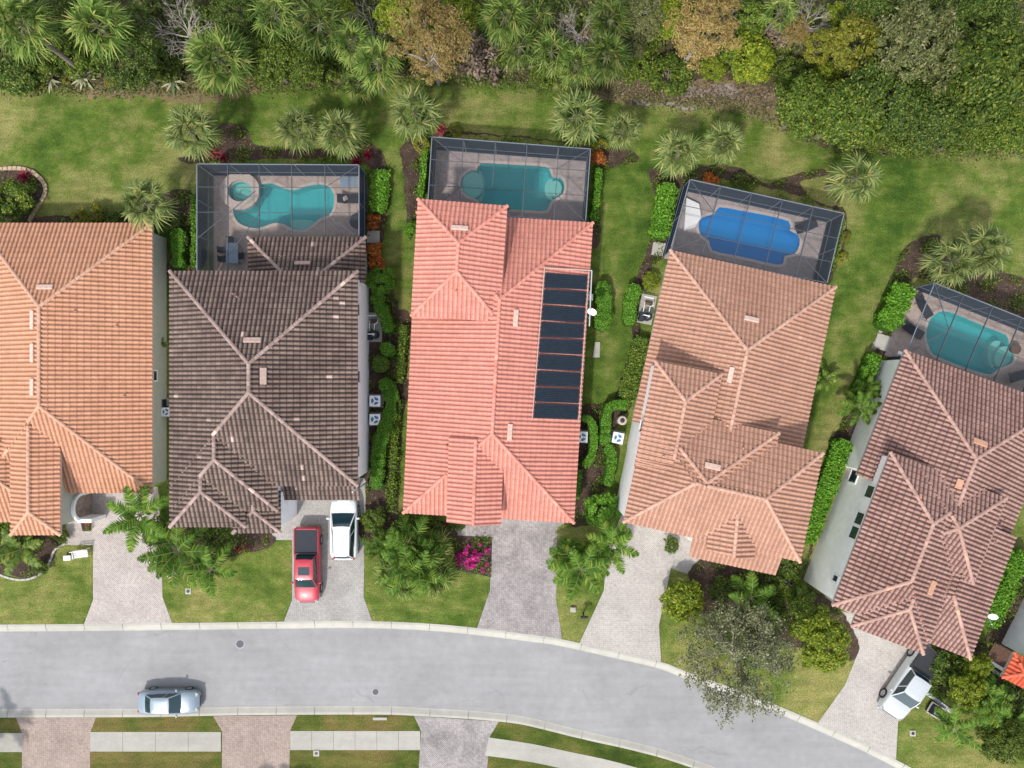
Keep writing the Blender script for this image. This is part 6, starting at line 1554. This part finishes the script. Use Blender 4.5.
mb = MB(); mb.box((0, 0, .345), (.56, .38, .05), bev=.02); mb.build('lid', MAT['white'], t)
# timber deck and white steps at the lower right house, its spa on the lawn
t = thing('timber_deck', 'brown timber deck with white edge by the lower right house', 'deck', P(998, 655))
o = P(998, 655); q = [P(*c) - o for c in ((993, 640), (1013, 652), (1003, 670), (983, 658))]
mb = MB()
for k in range(8):
    a, b = q[0].lerp(q[1], k / 8), q[0].lerp(q[1], (k + .93) / 8); c, d = q[3].lerp(q[2], (k + .93) / 8), q[3].lerp(q[2], k / 8); mb.prism([d, c, b, a], .05, .30)
mb.build('boards', MAT['wood'], t)
for k, (u, z) in enumerate(((.0, .32), (.16, .18))):
    a, b = q[3] + Vector((.05 - u * 2, -u * 2.2, 0)), q[2] + Vector((.05 - u * 2, -u * 2.2, 0)); d = b - a
    mb = MB(); mb.box((a + b) / 2 + Vector((0, 0, z - .06)), (d.length, .26, .12), rz=math.atan2(d.y, d.x)); mb.build('step', MAT['white'], t)
p = P(934, 709); t = thing('pond_fountain', 'dark garden basin with pale rim right of the white pickup', 'garden pond', p, -.55)
mb = MB(); mb.box((0, 0, .16), (1.2, .85, .30), bev=.04); mb.build('basin', MAT['sling'], t)
mb = MB()
for a, b in (((-.62, -.44), (.62, -.44)), ((.62, -.44), (.62, .44)), ((.62, .44), (-.62, .44)), ((-.62, .44), (-.62, -.44))): mb.tube([(*a, .33), (*b, .33)], .06, 6)
mb.build('rim', MAT['coping'], t)
mb = MB(); mb.box((.2, -.05, .325), (.55, .5, .03), bev=.01); mb.build('water', MAT['tablet'], t)
for a, b, w_, lab in ((P(936, 664), P(962, 680), .45, 'grey stone edging strip under the front eave of the brown roofed house'), (P(926, 692), P(957, 716), .3, 'grey edging strip curving from the white pickup to the palms')):
    mb = MB(); d = b - a; k = 6
    for i in range(k): mb.box(a + d * ((i + .5) / k) + Vector((0, 0, .06)), (d.length / k * .95, w_, .16), rz=math.atan2(d.y, d.x), bev=.02)
    tag(mb.build('garden_edging', MAT['lgrey']), lab, 'garden edging')
mb = MB(); mb.tube([P(780, 577.5, .5), P(788, 583, .35), P(798, 592, .1)], .07, 6); tag(mb.build('drain_pipe', MAT['lgrey']), 'grey drain pipe in the bed at the right front corner of the clay house', 'pipe')
p = P(399, 528); 
t = thing('garden_statue', 'slim brown urn beside the front wall of the coral house', 'urn', P(440, 526), 0)
mb = MB(); mb.lathe([(.16, 0), (.18, .05), (.10, .12), (.22, .45), (.25, .62), (.18, .72)], (0, 0, 0), 14); mb.build('vessel', MAT['wood'], t, smooth=True)
mb = MB(); mb.lathe([(.21, .70), (.24, .74), (.19, .78)], (0, 0, 0), 14); mb.build('rim', MAT['coping'], t)
# ------------------------------------------------------------------ camera, light
cam = bpy.data.cameras.new('drone_camera'); co = bpy.data.objects.new('drone_camera', cam); COL.objects.link(co)
co.location = (0, 0, H); co.rotation_euler = (0, 0, 0)
cam.angle = 2 * math.atan(CX / F); cam.clip_end = 4000
scene.camera = co
d = Vector((.38, .70, -1.0)).normalized()
sun = bpy.data.lights.new('sun', 'SUN'); sun.energy = 2.0; sun.angle = R(3); sun.color = (1.0, .95, .88)
so = bpy.data.objects.new('sun', sun); COL.objects.link(so); so.rotation_euler = d.to_track_quat('-Z', 'Y').to_euler(); so.location = (-20, -40, 60)
w = bpy.data.worlds.new('World'); scene.world = w; w.use_nodes = True
nt = w.node_tree; nt.nodes.clear()
sk = nt.nodes.new('ShaderNodeTexSky'); sk.sky_type = 'NISHITA'; sk.sun_disc = False
sk.sun_elevation = math.asin(-d.z); sk.sun_rotation = math.atan2(-d.x, -d.y) % (2 * PI)
bg = nt.nodes.new('ShaderNodeBackground'); bg.inputs['Strength'].default_value = .15
ou = nt.nodes.new('ShaderNodeOutputWorld')
sk.dust_density = 1.0; sk.air_density = 1.0
hs = nt.nodes.new('ShaderNodeHueSaturation'); hs.inputs['Saturation'].default_value = .35
nt.links.new(sk.outputs[0], hs.inputs['Color']); nt.links.new(hs.outputs[0], bg.inputs['Color']); nt.links.new(bg.outputs[0], ou.inputs['Surface'])
vs = scene.view_settings; vs.view_transform = 'Standard'; vs.look = 'None'; vs.exposure = .95; vs.gamma = 1.0; vs.use_curve_mapping = False
scene.cycles.max_bounces = 6; scene.cycles.transparent_max_bounces = 12
scene.cycles.diffuse_bounces = 3; scene.cycles.glossy_bounces = 2
scene.cycles.use_denoising = True
